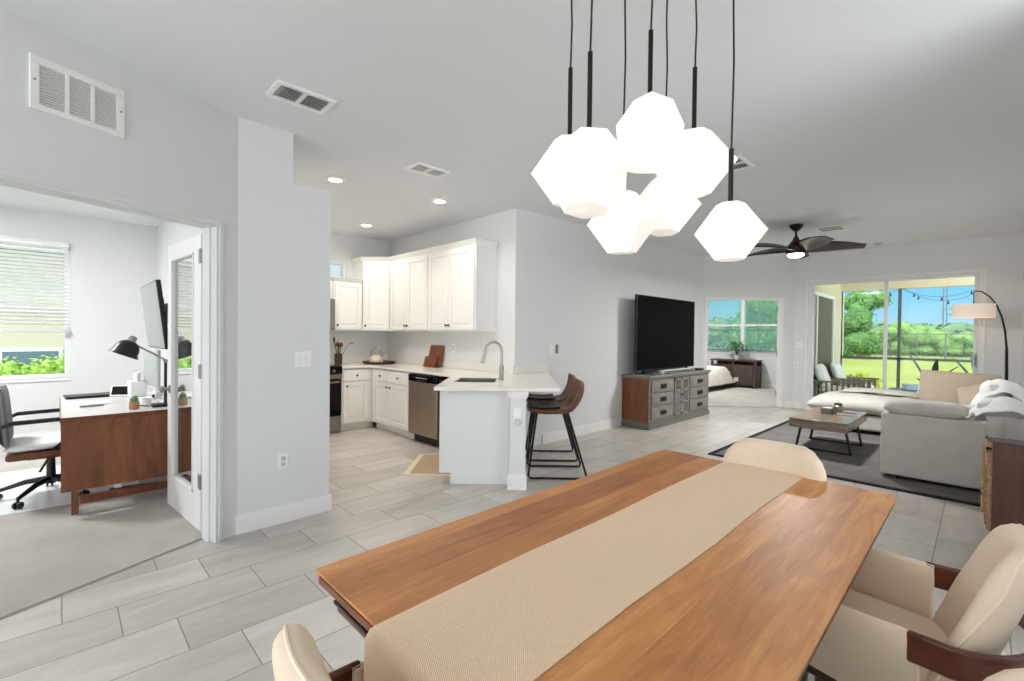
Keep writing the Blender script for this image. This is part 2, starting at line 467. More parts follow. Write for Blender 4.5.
walls('wall_kitchen_left', [(XL - .14, XL, 1.2, YK + .1, 0, 2.16), (XL - .14, XL, 1.2, 2.62, 2.16, 2.87), (XL - .14, XL, 3.09, YK + .1, 2.16, 2.87), (XL - .14, XL, 2.62, 3.09, 2.43, 2.87)])
walls('wall_kitchen_back', [(XL - .1, XTV - .14, YK, YK + .14, 0, 2.88)])
YC = bp + XTV
walls('wall_television', [(XTV - .14, XTV, YK, YC + .02, 0, ZT)])
# 45 degree wall with the bedroom doorway: local x along (1,1)
R45 = Matrix.Translation((XTV, YC, 0)) @ Matrix.Rotation(R(45), 4, 'Z')
L45 = (YS - YC) * math.sqrt(2)
B0, B1, BH = .08, 1.54, 2.11
walls('wall_bedroom_door', [(-.05, B0, 0, .13, 0, ZT), (B0, B1, 0, .13, BH, ZT), (B1, L45 + .05, 0, .13, 0, ZT)], m=R45, label='angled wall around the bedroom doorway')
XC = XTV + YS - YC
SL, SR, SH = -2.345, -.005, 2.43
walls('wall_back', [(XC - .05, SL, YS, YS + .16, 0, ZT), (SR, XR + .14, YS, YS + .16, 0, ZT), (SL, SR, YS, YS + .16, SH, ZT)], label='far wall around the sliding glass door')
walls('wall_right', [(XR - .045, XR + .1, 2.9, YS + .1, 0, ZT), (XR, 1.1, 2.9, 3.04, 0, 2.84), (1.0, 1.14, -4.2, 1.75, 0, 2.80)])  # detached last stretch is unseen, placed to limit incoming light
walls('wall_bedroom', [(-7.6, -5.74, 13.6, 13.74, 0, 3.0), (-3.74, -2.42, 13.6, 13.74, 0, 3.0), (-5.74, -3.74, 13.6, 13.74, 0, .92), (-5.74, -3.74, 13.6, 13.74, 2.48, 3.0),
                       (-7.6, -7.46, 9.1, 13.74, 0, 3.0), (-7.6, XTV - .14, 9.0, 9.12, 0, 3.0)])

# baseboards
def bb(name, segs):
    b = MB()
    for p, q in segs:
        p, q = Vector((*p, 0)), Vector((*q, 0)); d = (q - p).normalized(); n = Vector((-d.y, d.x, 0))
        L = (q - p).length
        b.M = Matrix.Translation(p) @ Matrix.Rotation(math.atan2(d.y, d.x), 4, 'Z')
        b.box(0, L, 0, .014, 0, .105); b.box(0, L, 0, .009, .105, .125)
    return struct(b.out(name, 'trim', smooth=0))
bb('baseboard_pantry', [((XB, 1.49), (XB, .84)), ((-4.3, 1.475), (XB + .014, 1.475))][:1])
bb('baseboard_television', [((XTV, YC), (XTV, YK + .5))])
c45 = math.cos(R(45))
bb('baseboard_back', [((XC + .02, YS), (XTV + (B1 + .08) * c45, YC + (B1 + .08) * c45)), ((SL - .09, YS), (XC, YS)), ((XR, YS), (SR + .02, YS))])
bb('baseboard_bedroom', [((-2.5, 13.6), (-7.4, 13.6))])
bb('baseboard_office', [((OW, .96), (OW, -3)), ((-3.7, .96), (OW, .96))])

# office doorway casing and jambs
b = MB(RA)
for x0, x1 in ((D0 - .028, D0), (D1, D1 + .028)): b.box(x0, x1, 0, .009, 0, DH + .03)
b.box(D0, D1, 0, .0085, DH, DH + .03)
b.box(D0 - .001, D0 + .018, -.135, .004, 0, DH); b.box(D1 - .018, D1 + .001, -.135, .004, 0, DH); b.box(D0 + .018, D1 - .018, -.135, .004, DH - .018, DH + .001)
b.box(D0 + .018, D0 + .03, -.09, -.05, 0, DH - .018)
struct(b.out('trim_office_doorway', 'wall', smooth=0, bevel=.003), 'white casing of the office doorway')
# bedroom doorway casing
b = MB(R45)
for x0, x1 in ((B0 - .03, B0), (B1, B1 + .03)): b.box(x0, x1, -.012, 0, 0, BH + .03)
b.box(B0, B1, -.012, 0, BH, BH + .03)
b.box(B0 - .001, B0 + .016, -.002, .135, 0, BH); b.box(B1 - .016, B1 + .001, -.002, .135, 0, BH); b.box(B0 + .016, B1 - .016, -.002, .135, BH - .016, BH + .001)
struct(b.out('trim_bedroom_doorway', 'trim', smooth=0), 'white casing of the bedroom doorway')

# ------------------------------------------------ sliding glass door
d1 = bpy.data.objects.new('door_1', None); COL.objects.link(d1); struct(d1, 'white-framed sliding glass door to the lanai')
b = MB(); b.box(SL, SL + .045, YS + .01, YS + .15, 0, SH); b.box(SR - .05, SR, YS + .01, YS + .15, 0, SH); b.box(SL + .045, SR - .05, YS + .01, YS + .15, SH - .035, SH); b.box(SL + .045, SR - .05, YS + .01, YS + .15, 0, .03)
b.out('frame', 'alum', d1, smooth=0, bevel=.004)
MX = -1.19
for x0, x1, y, nm in ((SL + .045, MX + .03, YS + .045, 'a'), (MX - .03, SR - .05, YS + .095, 'b')):
    b = MB(); b.box(x0, x0 + .05, y, y + .035, .03, SH - .035); b.box(x1 - .05, x1, y, y + .035, .03, SH - .035)
    b.box(x0 + .05, x1 - .05, y, y + .035, .03, .10); b.box(x0 + .05, x1 - .05, y, y + .035, SH - .065, SH - .035)
    pn = b.out('sliding_panel', 'alum', d1, smooth=0)
    MB().box(x0 + .045, x1 - .045, y + .014, y + .02, .09, SH - .06).out('pane', 'glass', pn, smooth=0)
b = MB(); b.box(SR - .085, SR - .07, YS + .03, YS + .09, .95, 1.15); b.out('handle', 'galum', d1, bevel=.003)
b = MB(); b.box(SL - .03, SL, YS - .012, YS, 0, SH); b.box(SR, SR + .03, YS - .012, YS, 0, SH); b.box(SL - .03, SR + .03, YS - .012, YS, SH, SH + .03)
struct(b.out('trim_slider', 'trim', smooth=0), 'white casing of the sliding door')

# ------------------------------------------------ windows
def window(name, M0, w, z0, z1, label, mull=None, depth=.1, split=True, sill=True, pane='glass'):
    root = bpy.data.objects.new(name, None); COL.objects.link(root); struct(root, label); root.matrix_world = M0
    b = MB(); f = .05
    b.box(0, f, .02, .02 + depth, z0, z1); b.box(w - f, w, .02, .02 + depth, z0, z1); b.box(f, w - f, .02, .02 + depth, z0, z0 + f); b.box(f, w - f, .02, .02 + depth, z1 - f, z1)
    if mull:
        for x in mull: b.box(x - .05, x + .05, .02, .02 + depth, z0 + f, z1 - f)
    if split: zm = (z0 + z1) / 2; b.box(f, w - f, .04, .02 + depth, zm - .028, zm + .028)
    b.out('window_frame', 'alum', root, smooth=0, bevel=.004)
    MB().box(f - .01, w - f + .01, .075, .081, z0 + f - .01, z1 - f + .01).out('pane', pane, root, smooth=0)
    if sill: MB().box(-.004, w + .004, -.018, .02, z0 - .03, z0).out('window_sill', 'trim', root, bevel=.006)
    return root
# local +y points outwards
w1 = window('window_1', Matrix.Translation((OW, -1.25, 0)) @ Matrix.Rotation(R(90), 4, 'Z'), 1.345, .76, 2.43, 'office window with a half-lowered white blind')
w2 = window('window_2', Matrix.Translation((-5.74, 13.6, 0)), 2.0, .92, 2.48, 'bedroom window with two sashes and a view of the yard', mull=[1.04], pane='hazy')
w3 = window('window_3', Matrix.Translation((XL, 2.62, 0)) @ Matrix.Rotation(R(90), 4, 'Z'), .47, 2.16, 2.43, 'small high kitchen window above the cabinets', split=False, sill=False)
for q in (w1, w2, w3): q['kind'] = 'structure'
# office blind
bl = thing('window_blind', 'white slatted blind lowered two thirds over the office window', 'blind', (OW + .03, -1.24, 0), R(90))
MB().box(.0, 1.325, -.04, .02, 2.37, 2.425).out('head_rail', 'white', bl, bevel=.004)
b = MB()
z = 2.35
while z > 1.39:
    b.hexa([(0.01, -.036, z + .012), (1.315, -.036, z + .012), (1.315, .014, z - .012), (.01, .014, z - .012), (0.01, -.036, z + .015), (1.315, -.036, z + .015), (1.315, .014, z - .009), (.01, .014, z - .009)])
    z -= .044
sl = b.out('slat', 'white', bl, smooth=0); sl['kind'] = 'stuff'
MB().box(0.005, 1.32, -.04, .018, 1.325, 1.365).out('bottom_rail', 'lgrey', bl, bevel=.004)
for x in (.2, .66, 1.12): MB().cyl((x, -.038, 1.38), (x, -.038, 2.38), .0025, 5).out('ladder_cord', 'lgrey', bl)
b = MB(); pts = [(x * .01, -.05, 2.40 + .02 * abs(math.sin(x * .01 * 14))) for x in range(0, 133)]
b.tube(pts, .012, 6); b.out('valance', 'white', bl)

# bedroom blind bits: thin bottom rail
bl2 = thing('window_blind', 'thin dark lowered blind rail at the foot of the bedroom window', 'blind', (-5.68, 13.55, 0))
MB().box(0, 1.88, 0, .04, .985, 1.02).out('bottom_rail', 'grey', bl2, bevel=.004)
MB().box(0, 1.88, 0, .045, 2.43, 2.47).out('head_rail', 'white', bl2, bevel=.004)
for x in (.2, 1.4): MB().cyl((x, .02, 1.0), (x, .02, 2.44), .002, 5).out('ladder_cord', 'lgrey', bl2)

# ------------------------------------------------ lanai and yard
struct(MB().box(-2.42, 4, YS + .16, 13.75, -.12, -.01).out('floor_lanai', 'conc', smooth=0), 'pale concrete lanai floor')
struct(MB().box(-2.6, 4, YS + .1, 13.75, 2.74, 2.9).out('ceiling_lanai', 'stucco', smooth=0))
struct(MB().box(-2.42, 4, 13.45, 13.70, 2.50, 2.74).out('trim_lanai_beam', 'stucco', smooth=0), 'cream beam along the lanai opening')
# bedroom outside wall along the lanai with its sliding door
walls('wall_lanai', [(-2.56, -2.42, YS + .1, 10.55, 0, 3.0), (-2.56, -2.42, 12.75, 13.9, 0, 3.0), (-2.56, -2.42, 10.55, 12.75, 2.32, 3.0)], 'stucco', label='cream stucco wall on the left of the lanai')
d2 = bpy.data.objects.new('door_2', None); COL.objects.link(d2); struct(d2, 'bedroom sliding door seen side-on from the lanai')
b = MB(); b.box(-2.46, -2.40, 10.55, 10.62, 0, 2.32); b.box(-2.46, -2.40, 12.68, 12.75, 0, 2.32); b.box(-2.46, -2.40, 10.62, 12.68, 2.25, 2.32); b.box(-2.46, -2.39, 11.10, 11.2, 0, 2.25)
b.out('frame', 'alum', d2, smooth=0)
MB().box(-2.44, -2.43, 10.62, 12.68, .0, 2.25).out('pane', pm('tinted_glass', (104, 100, 86), .6, spec=.1), d2, smooth=0)
# screen cage
b = MB(); b.box(-1.36, -1.30, 13.58, 13.64, 0, 2.5); b.box(1.2, 1.26, 13.58, 13.64, 0, 2.5); b.box(-2.42, 4, 13.58, 13.63, .89, .945); b.box(-2.42, 4, 13.58, 13.64, 0, .05)
struct(b.out('trim_screen_frame', 'screen', smooth=0), 'dark posts and rail of the lanai screen')
b = MB(); b.box(-5.06, -5.0, 14.6, 14.66, 0, 2.7); b.box(-4.62, -4.58, 14.6, 14.65, 0, 2.7); b.box(-6, -2.5, 14.6, 14.65, 1.55, 1.6); b.box(-6, -2.5, 14.6, 14.65, 2.65, 2.7)
struct(b.out('trim_side_screen_frame', 'screen', smooth=0))
struct(MB().box(-90, 60, 13.75, 120, -.3, -.12).out('lawn', 'grass', smooth=0), 'sunlit yellow-green lawn')
struct(MB().box(-40, -8.2, -12, 13.75, -.3, -.12).out('ground_side_yard', 'grass', smooth=0))
# lanai ceiling fan light
t = thing('lanai_ceiling_light', 'white glowing light with a fan blade under the lanai ceiling', 'ceiling light', (-1.02, 12.2, 2.735))
MB().lathe([(0, 0), (.05, 0), (.06, -.03), (.1, -.05), (.1, -.07)], 16).out('housing', 'bronze', t)
MB().lathe([(.15, -.06), (.14, -.08), (.08, -.1), (0, -.105)], 16).out('light_lens', 'bulb', t)
MB().cushion((.38, 0, -.055), (.5, .12, .015)).out('blade', 'grey', t)
MB().cushion((-.33, .1, -.055), (.4, .12, .015), RZ(2.6)).out('blade', 'grey', t)
# string lights
t = thing('string_lights', 'string of dark bulbs hanging across the lanai opening', 'string lights', (0, 13.4, 0))
def wire(x0, x1, z0, z1, sag, nb, y):
    pts = [(x0 + (x1 - x0) * i / 24, y, z0 + (z1 - z0) * i / 24 - sag * 4 * (i / 24) * (1 - i / 24)) for i in range(25)]
    MB().tube(pts, .0035, 5).out('wire', 'bmetal', t)
    for k in range(nb):
        p = pts[int((k + .5) / nb * 24)]
        MB().lathe([(0, .0), (.006, 0), (.007, -.03), (.016, -.04), (.019, -.055), (.012, -.075), (0, -.08)], 8, p).out('bulb', 'bmetal', t)
wire(-2.35, -1.35, 2.30, 2.46, .06, 4, -.05); wire(-1.3, .05, 2.49, 2.5, .22, 3, 0); wire(-1.25, .2, 2.49, 2.58, .34, 3, .1)

# foliage builders
def leaves(b, blobs, n, size, rnd):
    tot = sum(r[0] * r[1] for _, r in blobs)
    for c, r in blobs:
        k = int(n * r[0] * r[1] / tot)
        for _ in range(k):
            u = rnd.uniform(-1, 1); a = rnd.uniform(0, 2 * PI); q = math.sqrt(1 - u * u); rad = rnd.uniform(.72, 1.06)
            nrm = Vector((q * math.cos(a), q * math.sin(a), u))
            p = Vector(c) + Vector((nrm.x * r[0], nrm.y * r[1], nrm.z * r[2])) * rad
            nn = (nrm + Vector((rnd.uniform(-.7, .7), rnd.uniform(-.7, .7), rnd.uniform(-.3, .9)))).normalized()
            e = nn.orthogonal().normalized(); e = Matrix.Rotation(rnd.uniform(0, 6.3), 3, nn) @ e; g = nn.cross(e); s = size * rnd.uniform(.6, 1.4)
            b.f([b.v(p - e * s), b.v(p - g * s * .5), b.v(p + e * s), b.v(p + g * s * .5)])
def plant_tree(name, label, loc, h, w, mat, seed, n=1500, trunk=True, group=None, cat='tree', leaf=.16, lo=.25):
    rnd = random.Random(seed)
    t = thing(name, label, cat, loc, 0, group)
    blobs = []
    for k in range(11):
        a = rnd.uniform(0, 6.3); q = rnd.uniform(.1, .75); zz = rnd.uniform(lo, .86); ww = w * (1 - .45 * abs(zz - .5)) * .5
        r = w * rnd.uniform(.17, .27)
        blobs.append(((math.cos(a) * ww * q, math.sin(a) * ww * q, zz * h), (r, r, r * rnd.uniform(.7, 1.0))))
    blobs.append(((0, 0, h * .62), (w * .28, w * .28, h * .26))); blobs.append(((0, 0, h * (lo + .12)), (w * .34, w * .34, h * .2)))
    b = MB()
    for c, r in blobs: b.ell(c, (r[0] * .8, r[1] * .8, r[2] * .8), 9)
    leaves(b, blobs, n, leaf * w / 4, rnd)
    b.out('crown' if trunk else 'foliage', mat, t, smooth=0)
    if trunk:
        b = MB(); b.tube([(0, 0, -.1), (.05, 0, h * .25), (0, .05, h * .55)], [w * .045, w * .035, w * .015], 8)
        for a in (.5, 2.4, 4.6): b.tube([(0, 0, h * .25), (math.cos(a) * w * .2, math.sin(a) * w * .2, h * .5)], [w * .02, w * .008], 6)
        b.out('trunk', 'bark', t)
    return t
# directions are measured from the camera station; distances in metres
def polar(px, dist): a = R(-45.568) + math.atan((px - 512) / 461.5); return (math.sin(a) * dist, math.cos(a) * dist)
x, y = polar(859, 42); plant_tree('tree', 'tall full green tree at the left of the sliding door view', (x, y, -.12), 5.2, 3.5, 'fol', 11, 7000, lo=.12, leaf=.09)
x, y = polar(838, 47); plant_tree('tree', 'lower round tree tucked behind the tall tree at the lawn edge', (x, y, -.12), 3.4, 3.6, 'fol', 12, 3600, lo=.12, leaf=.09)
x, y = polar(763, 34); plant_tree('tree', 'green tree seen through the right half of the bedroom window', (x, y, -.12), 5.2, 5.4, 'fol', 13, 3200, lo=.2, leaf=.12)
bushes = [(893, 57, 2.7, 3.6), (908, 60, 3.0, 3.8), (922, 57, 2.2, 3.6), (936, 60, 2.3, 3.8), (950, 57, 2.0, 3.6), (964, 60, 2.5, 3.8), (978, 57, 2.1, 3.6), (880, 60, 2.3, 3.4)]
blab = ['bright green bush just right of the door mullion', 'tall bright bush beside the screen post', 'round bush behind the fence under the left string bulbs', 'bush behind the fence below the distant utility poles',
        'low bush behind the fence left of the lampshade', 'taller bush behind the fence below the lampshade', 'bush at the right edge of the sliding door view', 'bush filling the gap between tall tree and mullion']
for (px, d, h, w), lb in zip(bushes, blab):
    x, y = polar(px, d); plant_tree('bush', lb, (x, y, -.12), h, w, 'fol2', int(px), 2600, False, 'bushes behind the yard fence', 'bush', .085, .1)
wb = [(700, 33, 2.6, 5), (720, 35, 2.4, 5), (741, 36, 2.6, 5.5), (790, 36, 2.5, 5)]
wl = ['leftmost bush outside the bedroom window', 'bush outside the bedroom window left of its centre bar', 'bush outside the bedroom window right of its centre bar', 'bush hidden behind the bedroom door jamb']
for (px, d, h, w), lb in list(zip(wb, wl))[:3]:
    x, y = polar(px, d); plant_tree('bush', lb, (x, y, -.12), h, w, 'fol3', int(px), 1100, False, 'bushes outside the bedroom window', 'bush', .14, .1)
# distant treeline
rnd = random.Random(3); b = MB()
for k in range(70):
    px = 690 + k * 4.6; d = rnd.uniform(88, 100); x, y = polar(px, d); h = rnd.uniform(2.6, 3.9) + (.9 if k % 9 == 4 else 0)
    bl_ = [((x, y, h * .45), (3.4, 3.4, h * .55))]
    b.ell(bl_[0][0], (3.2, 3.2, h * .5), 8); leaves(b, bl_, 110, .5, rnd)
tag(b.out('treeline', 'fol3', smooth=0), 'hazy grey-green treeline far beyond the fence', 'trees', kind='stuff')
# fence
fx0, fy0 = polar(800, 52); fx1, fy1 = polar(1010, 49)
t = thing('yard_fence', 'thin dark metal fence along the far edge of the lawn', 'fence', (fx0, fy0, -.12), math.atan2(fy1 - fy0, fx1 - fx0))
L = math.hypot(fx1 - fx0, fy1 - fy0)
b = MB(); b.box(0, L, -.03, .03, 1.88, 1.96); b.box(0, L, -.02, .02, .1, .15); b.out('rail', 'screen', t)
for k in range(9): MB().box(L * k / 8 - .04, L * k / 8 + .04, -.04, .04, 0, 1.96).out('post', 'screen', t)
b = MB(); 
for k in range(150): b.box(L * k / 150 - .008, L * k / 150 + .008, -.008, .008, .1, 1.9)
o = b.out('picket', 'screen', t, smooth=0); o['kind'] = 'stuff'
# distant poles
for px, h, lb in ((942.5, 13.6, 'tall grey utility pole beyond the trees'), (946, 11.5, 'shorter utility pole right of the tall one')):
    x, y = polar(px, 120); t = thing('utility_pole', lb, 'pole', (x, y, 0), 0, 'distant utility poles')
    MB().cyl((0, 0, 0), (0, 0, h), .10, 6).out('shaft', 'screen', t)
    MB().box(0, 4 if px > 944 else 1.2, -.1, .1, h * .52, h * .52 + .2).out('crossarm', 'screen', t)
# yellow shrub
t = thing('shrub', 'yellow-green leafy shrub just outside the lanai screen', 'shrub', (-2.22, 14.5, -.12)); b = MB(); rnd = random.Random(5)
bs_ = [((-.2, 0, .32), (.2, .2, .26)), ((.1, 0, .40), (.2, .2, .28)), ((.36, 0, .30), (.17, .2, .22))]
for c, r in bs_: b.ell(c, tuple(q * .7 for q in r), 8)
leaves(b, bs_, 500, .055, rnd); b.tube([(0, 0, 0), (0, 0, .6)], .03, 6); b.out('foliage', 'foly', t, smooth=0)
# neighbour house and clipped hedge outside the office window
nh = thing('neighbouring_house', 'pale beige house wall seen through the office window', 'house', (-13.2, -1.5, -.12))
b = MB(); b.box(-3, 0, -7, 8, 0, 3.0); b.out('wall', 'nstucco', nh, smooth=0)
MB().hexa([(-4, -7.6, 3.0), (.6, -7.6, 3.0), (.6, 8.6, 3.0), (-4, 8.6, 3.0), (-4, -7.6, 4.6), (-2.6, -7.6, 4.6), (-2.6, 8.6, 4.6), (-4, 8.6, 4.6)]).out('roof', 'grey', nh, smooth=0)
wf = MB().box(-.05, .03, .66, 1.54, .2, 1.10).out('window_frame', 'white', nh, smooth=0)
MB().box(0, .04, .71, 1.49, .25, 1.05).out('pane', pm('grey_glass', (96, 112, 128), .1), wf, smooth=0)
t = thing('clipped_hedge', 'bright green clipped hedge below the office window view', 'hedge', (-10.2, 0, -.12)); b = MB(); rnd = random.Random(9)
bs_ = [((rnd.uniform(-.1, .1), -2.2 + k * .13, .60 + rnd.uniform(-.05, .05)), (.3, .17, .47)) for k in range(28)]
for c, r in bs_: b.ell(c, tuple(q * .85 for q in r), 8)
leaves(b, bs_, 9000, .03, rnd); b.out('foliage', 'folh', t, smooth=0)

# ================================================================== KITCHEN
def door_panel(b, x0, x1, z0, z1, y=0, t=.02, fr=.055):
    """raised-panel door front lying in the xz plane, outer face at y - t"""
    b.box(x0, x0 + fr, y - t, y, z0, z1); b.box(x1 - fr, x1, y - t, y, z0, z1)
    b.box(x0 + fr, x1 - fr, y - t, y, z0, z0 + fr); b.box(x0 + fr, x1 - fr, y - t, y, z1 - fr, z1)
    b.box(x0 + fr, x1 - fr, y - t * .35, y, z0 + fr, z1 - fr)
    a = fr + .03
    if x1 - x0 > 2.6 * a:
        b.hexa([(x0 + fr + .008, y - t * .35, z0 + fr + .008), (x0 + a, y - t * .8, z0 + a), (x0 + a, y - t * .8, z1 - a), (x0 + fr + .008, y - t * .35, z1 - fr - .008),
                (x1 - fr - .008, y - t * .35, z0 + fr + .008), (x1 - a, y - t * .8, z0 + a), (x1 - a, y - t * .8, z1 - a), (x1 - fr - .008, y - t * .35, z1 - fr - .008)])
    return b
def knob(x, z, y, parent):
    b = MB(Matrix.Translation((x, y, z)) @ Matrix.Rotation(R(90), 4, 'X'))
    b.lathe([(0, 0), (.006, 0), (.006, .012), (.015, .018), (.015, .024), (.008, .029), (0, .03)], 12)
    return b.out('knob', 'knob', parent)
def cab_door(x0, x1, z0, z1, parent, kx, kz):
    d = door_panel(MB(), x0, x1, z0, z1).out('door', 'cab', parent, bevel=.003, smooth=0)
    knob(kx, kz, -.02, d); return d
def drawer(x0, x1, z0, z1, parent):
    b = MB(); b.box(x0, x1, -.02, 0, z0, z1)
    d = b.out('drawer', 'cab', parent, bevel=.004, smooth=0); knob((x0 + x1) / 2, (z0 + z1) / 2, -.02, d); return d

YF = YK - .61
HC = .90
# base cabinets
t = thing('base_cabinet', 'white two-door base cabinet between the kitchen corner and the dishwasher', 'cabinet', (-6.10, YF, 0))
b = MB(); W = 6.10 - 5.094 - .004; b.box(0, W, 0, .6, .10, HC - .042); b.box(0, W, .075, .6, 0, .10); b.out('carcass', 'cab', t, smooth=0)
x1, x2, x3 = .07, 6.10 - 5.596, W
drawer(x1, x2 - .006, .70, .845, t); drawer(x2 + .006, x3 - .015, .70, .845, t)
cab_door(x1, x2 - .006, .125, .68, t, x2 - .04, .63); cab_door(x2 + .006, x3 - .015, .125, .68, t, x2 + .045, .63)
t = thing('base_cabinet', 'white single-door base cabinet between the range and the kitchen corner', 'cabinet', (XL + .61, 2.745, 0), R(90))
b = MB(); b.box(0, .44, 0, .6, .10, HC - .042); b.box(0, .44, .075, .6, 0, .10); b.box(.44, .62, .005, .6, .10, HC - .042); b.box(.44, .50, .075, .6, 0, .1); b.out('carcass', 'cab', t, smooth=0)
drawer(.02, .39, .70, .845, t); cab_door(.02, .39, .125, .68, t, .06, .63)
# dishwasher
t = thing('dishwasher', 'stainless dishwasher with a black control strip beside the peninsula', 'dishwasher', (-5.09, YF, 0))
MB().box(0, .622, 0, .58, .10, HC - .045).out('body', 'black', t, smooth=0)
MB().box(.004, .618, -.03, 0, .115, .765).out('door', 'dsteel', t, bevel=.006)
cp = MB().box(.004, .618, -.035, 0, .77, .852).out('control_panel', 'bgloss', t, bevel=.004)
for k in range(5): MB().box(.18 + k * .05, .21 + k * .05, -.037, -.034, .81, .822).out('button', 'lgrey', cp, smooth=0)
MB().box(.02, .60, .05, .1, .005, .1).out('toe_panel', 'black', t, smooth=0)
MB().box(.22, .40, -.045, -.032, .775, .79).out('handle', 'black', t, bevel=.004)
# range
t = thing('range', 'stainless range with a black glass oven door beside the pantry wall', 'range', (XL + .61, 1.98, 0), R(90))
MB().box(0, .76, 0, .6, .02, .90).out('body', 'steel', t, smooth=0)
od = MB().box(.01, .75, -.03, 0, .24, .74).out('oven_door', 'bgloss', t, bevel=.006)
b = MB(); b.cyl((.06, -.07, .70), (.70, -.07, .70), .011); b.cyl((.08, -.07, .70), (.08, -.02, .70), .008); b.cyl((.68, -.07, .70), (.68, -.02, .70), .008); b.out('handle', 'steel', od)
MB().box(.01, .75, -.03, 0, .05, .23).out('storage_drawer', 'steel', t, bevel=.006)
MB().box(0, .76, -.03, 0, .745, .80).out('trim_strip', 'steel', t, bevel=.004)
cp = MB().box(0, .76, -.035, .02, .80, .905).out('control_panel', 'bgloss', t, bevel=.006)
for k in range(5):
    MB(Matrix.Translation((.12 + .13 * k, -.035, .85)) @ Matrix.Rotation(R(90), 4, 'X')).lathe([(0, 0), (.02, 0), (.018, .022), (0, .023)], 12).out('knob', 'steel', cp)
MB().box(0, .76, -.03, .6, .905, .92).out('cooktop', 'bgloss', t, bevel=.004)
# microwave over the range
t = thing('microwave', 'over-range microwave seen edge-on past the pantry wall', 'microwave', (XL + .40, 1.98, 1.40), R(90))
MB().box(0, .76, 0, .39, 0, .43).out('body', 'grey', t, smooth=0); MB().box(.01, .55, -.02, 0, .02, .41).out('door', 'bgloss', t, bevel=.005); MB().box(.56, .75, -.02, 0, .02, .41).out('control_panel', 'steel', t, bevel=.005)

# worktop (peninsula frame: t along (1,1), n along (-1,1))
S2 = math.sqrt(2)
def pen(t_, n): return ((t_ - n) / S2, (t_ + n) / S2)
RP = Matrix.Rotation(R(45), 4, 'Z')
TL, TR, N0 = -.715, .388, 3.99
inner = (S2 * TL - (YF - .025), YF - .025)
ct = [(XL + .005, 2.742), (XL + .635, 2.742), (XL + .635, YF - .025), inner, pen(TL, N0), pen(TR, N0), (XTV + .005, S2 * TR - XTV), (XTV + .005, YK - .005), (XL + .005, YK - .005)]
sink = [pen(-.60, 4.44), pen(-.20, 4.44), pen(-.20, 4.96), pen(-.60, 4.96)]
t = MB().plate(ct, [sink], HC - .032, HC).out('worktop', 'quartz', None, bevel=.006)
tag(t, 'white quartz worktop running from the range round to the peninsula', 'worktop')
b = MB(); b.box(XL + .006, XTV, YK - .02, YK - .002, HC + .001, HC + .10); b.box(XL + .002, XL + .02, 2.745, YK - .02, HC + .001, HC + .10)
tag(b.out('splashback', 'quartz', None, smooth=0), 'low white quartz upstand along the kitchen walls', 'splashback')
b = MB(); b.box(XTV + .001, XTV + .02, YK, S2 * TR - XTV, HC + .001, HC + .10); tag(b.out('splashback', 'quartz', None, smooth=0), 'short quartz upstand on the television wall behind the peninsula', 'splashback')
# peninsula cabinet (local frame = RP)
t = thing('peninsula_cabinet', 'white peninsula cabinet with a plain end panel under the sink', 'cabinet', (0, 0, 0), R(45))
NE = 4.173
b = MB(); b.box(-.645, -.06, NE + .02, 4.42, .10, HC - .034); b.box(-.645, -.06, 4.97, 5.3, .10, HC - .034); b.box(-.645, -.06, 4.42, 4.97, .10, .60); b.box(-.585, -.06, NE + .02, 5.3, 0, .10); b.out('carcass', 'cab', t, smooth=0)
b = MB(); b.prism([(-.665, 0), (-.06, 0), (-.06, .02), (-.665, .02)], .10, HC - .034); b.prism([(-.588, 0), (-.06, 0), (-.06, .02), (-.588, .02)], 0, .10)
b.box(-.69, -.665, -.004, .02, .10, HC - .034)
b.out('end_panel', 'cabside', t, smooth=0, loc=(0, NE, 0))
b = MB(Matrix.Rotation(R(-90), 4, 'Z')); 
for k in range(2):
    b = MB(Matrix.Translation((-.645, NE + .95 - k * .46, 0)) @ Matrix.Rotation(R(-90), 4, 'Z'))
    door_panel(b, 0, .44, .125, .70); d = b.out('door', 'cab', t, smooth=0)
# knee wall on the stool side
b = MB(RP); b.box(-.055, .088, 4.045, 5.36, 0, HC - .033); struct(b.out('wall_peninsula', 'cabside', None, smooth=0), 'half wall under the peninsula overhang')
b = MB(RP); b.box(-.068, .101, 4.031, 5.30, 0, .12); b.box(-.063, .096, 4.036, 5.30, .12, .135); struct(b.out('baseboard_peninsula', 'trim', None, smooth=0))
b = MB(RP); b.box(-.075, .11, 4.02, 4.20, HC - .075, HC - .034); b.box(-.066, .10, 4.032, 4.20, HC - .095, HC - .075); struct(b.out('trim_peninsula', 'trim', None, smooth=0))
t = thing('corbel', 'small white plug-in block on the peninsula post', 'outlet', (*pen(.016, 4.045), .0), R(45))
t.name = 'power_outlet'; t['label'] = 'white outlet with a plugged-in block on the peninsula post'
MB().box(-.037, .037, -.008, 0, .60, .72).out('cover_plate', 'white', t, bevel=.003)
MB().prism([(-.022, -.045), (.022, -.045), (.022, -.008), (-.022, -.008)], .57, .625).out('plug', 'lgrey', t, bevel=.006)
# sink
t = thing('sink', 'stainless undermount sink in the peninsula worktop', 'sink', (0, 0, 0), R(45))
b = MB(); x0, x1, y0, y1 = -.60, -.20, 4.44, 4.96
for q in ((x0, x0 + .012, y0, y1), (x1 - .012, x1, y0, y1), (x0, x1, y0, y0 + .012), (x0, x1, y1 - .012, y1)): b.box(*q, .66, HC - .012)
b.box(x0, x1, y0, y1, .65, .665); b.out('basin', 'steel', t, smooth=0)
MB().lathe([(0, .002), (.035, .002), (.04, 0), (0, 0)], 16, (-.385, 4.7, .666)).out('drain', 'nickel', t)
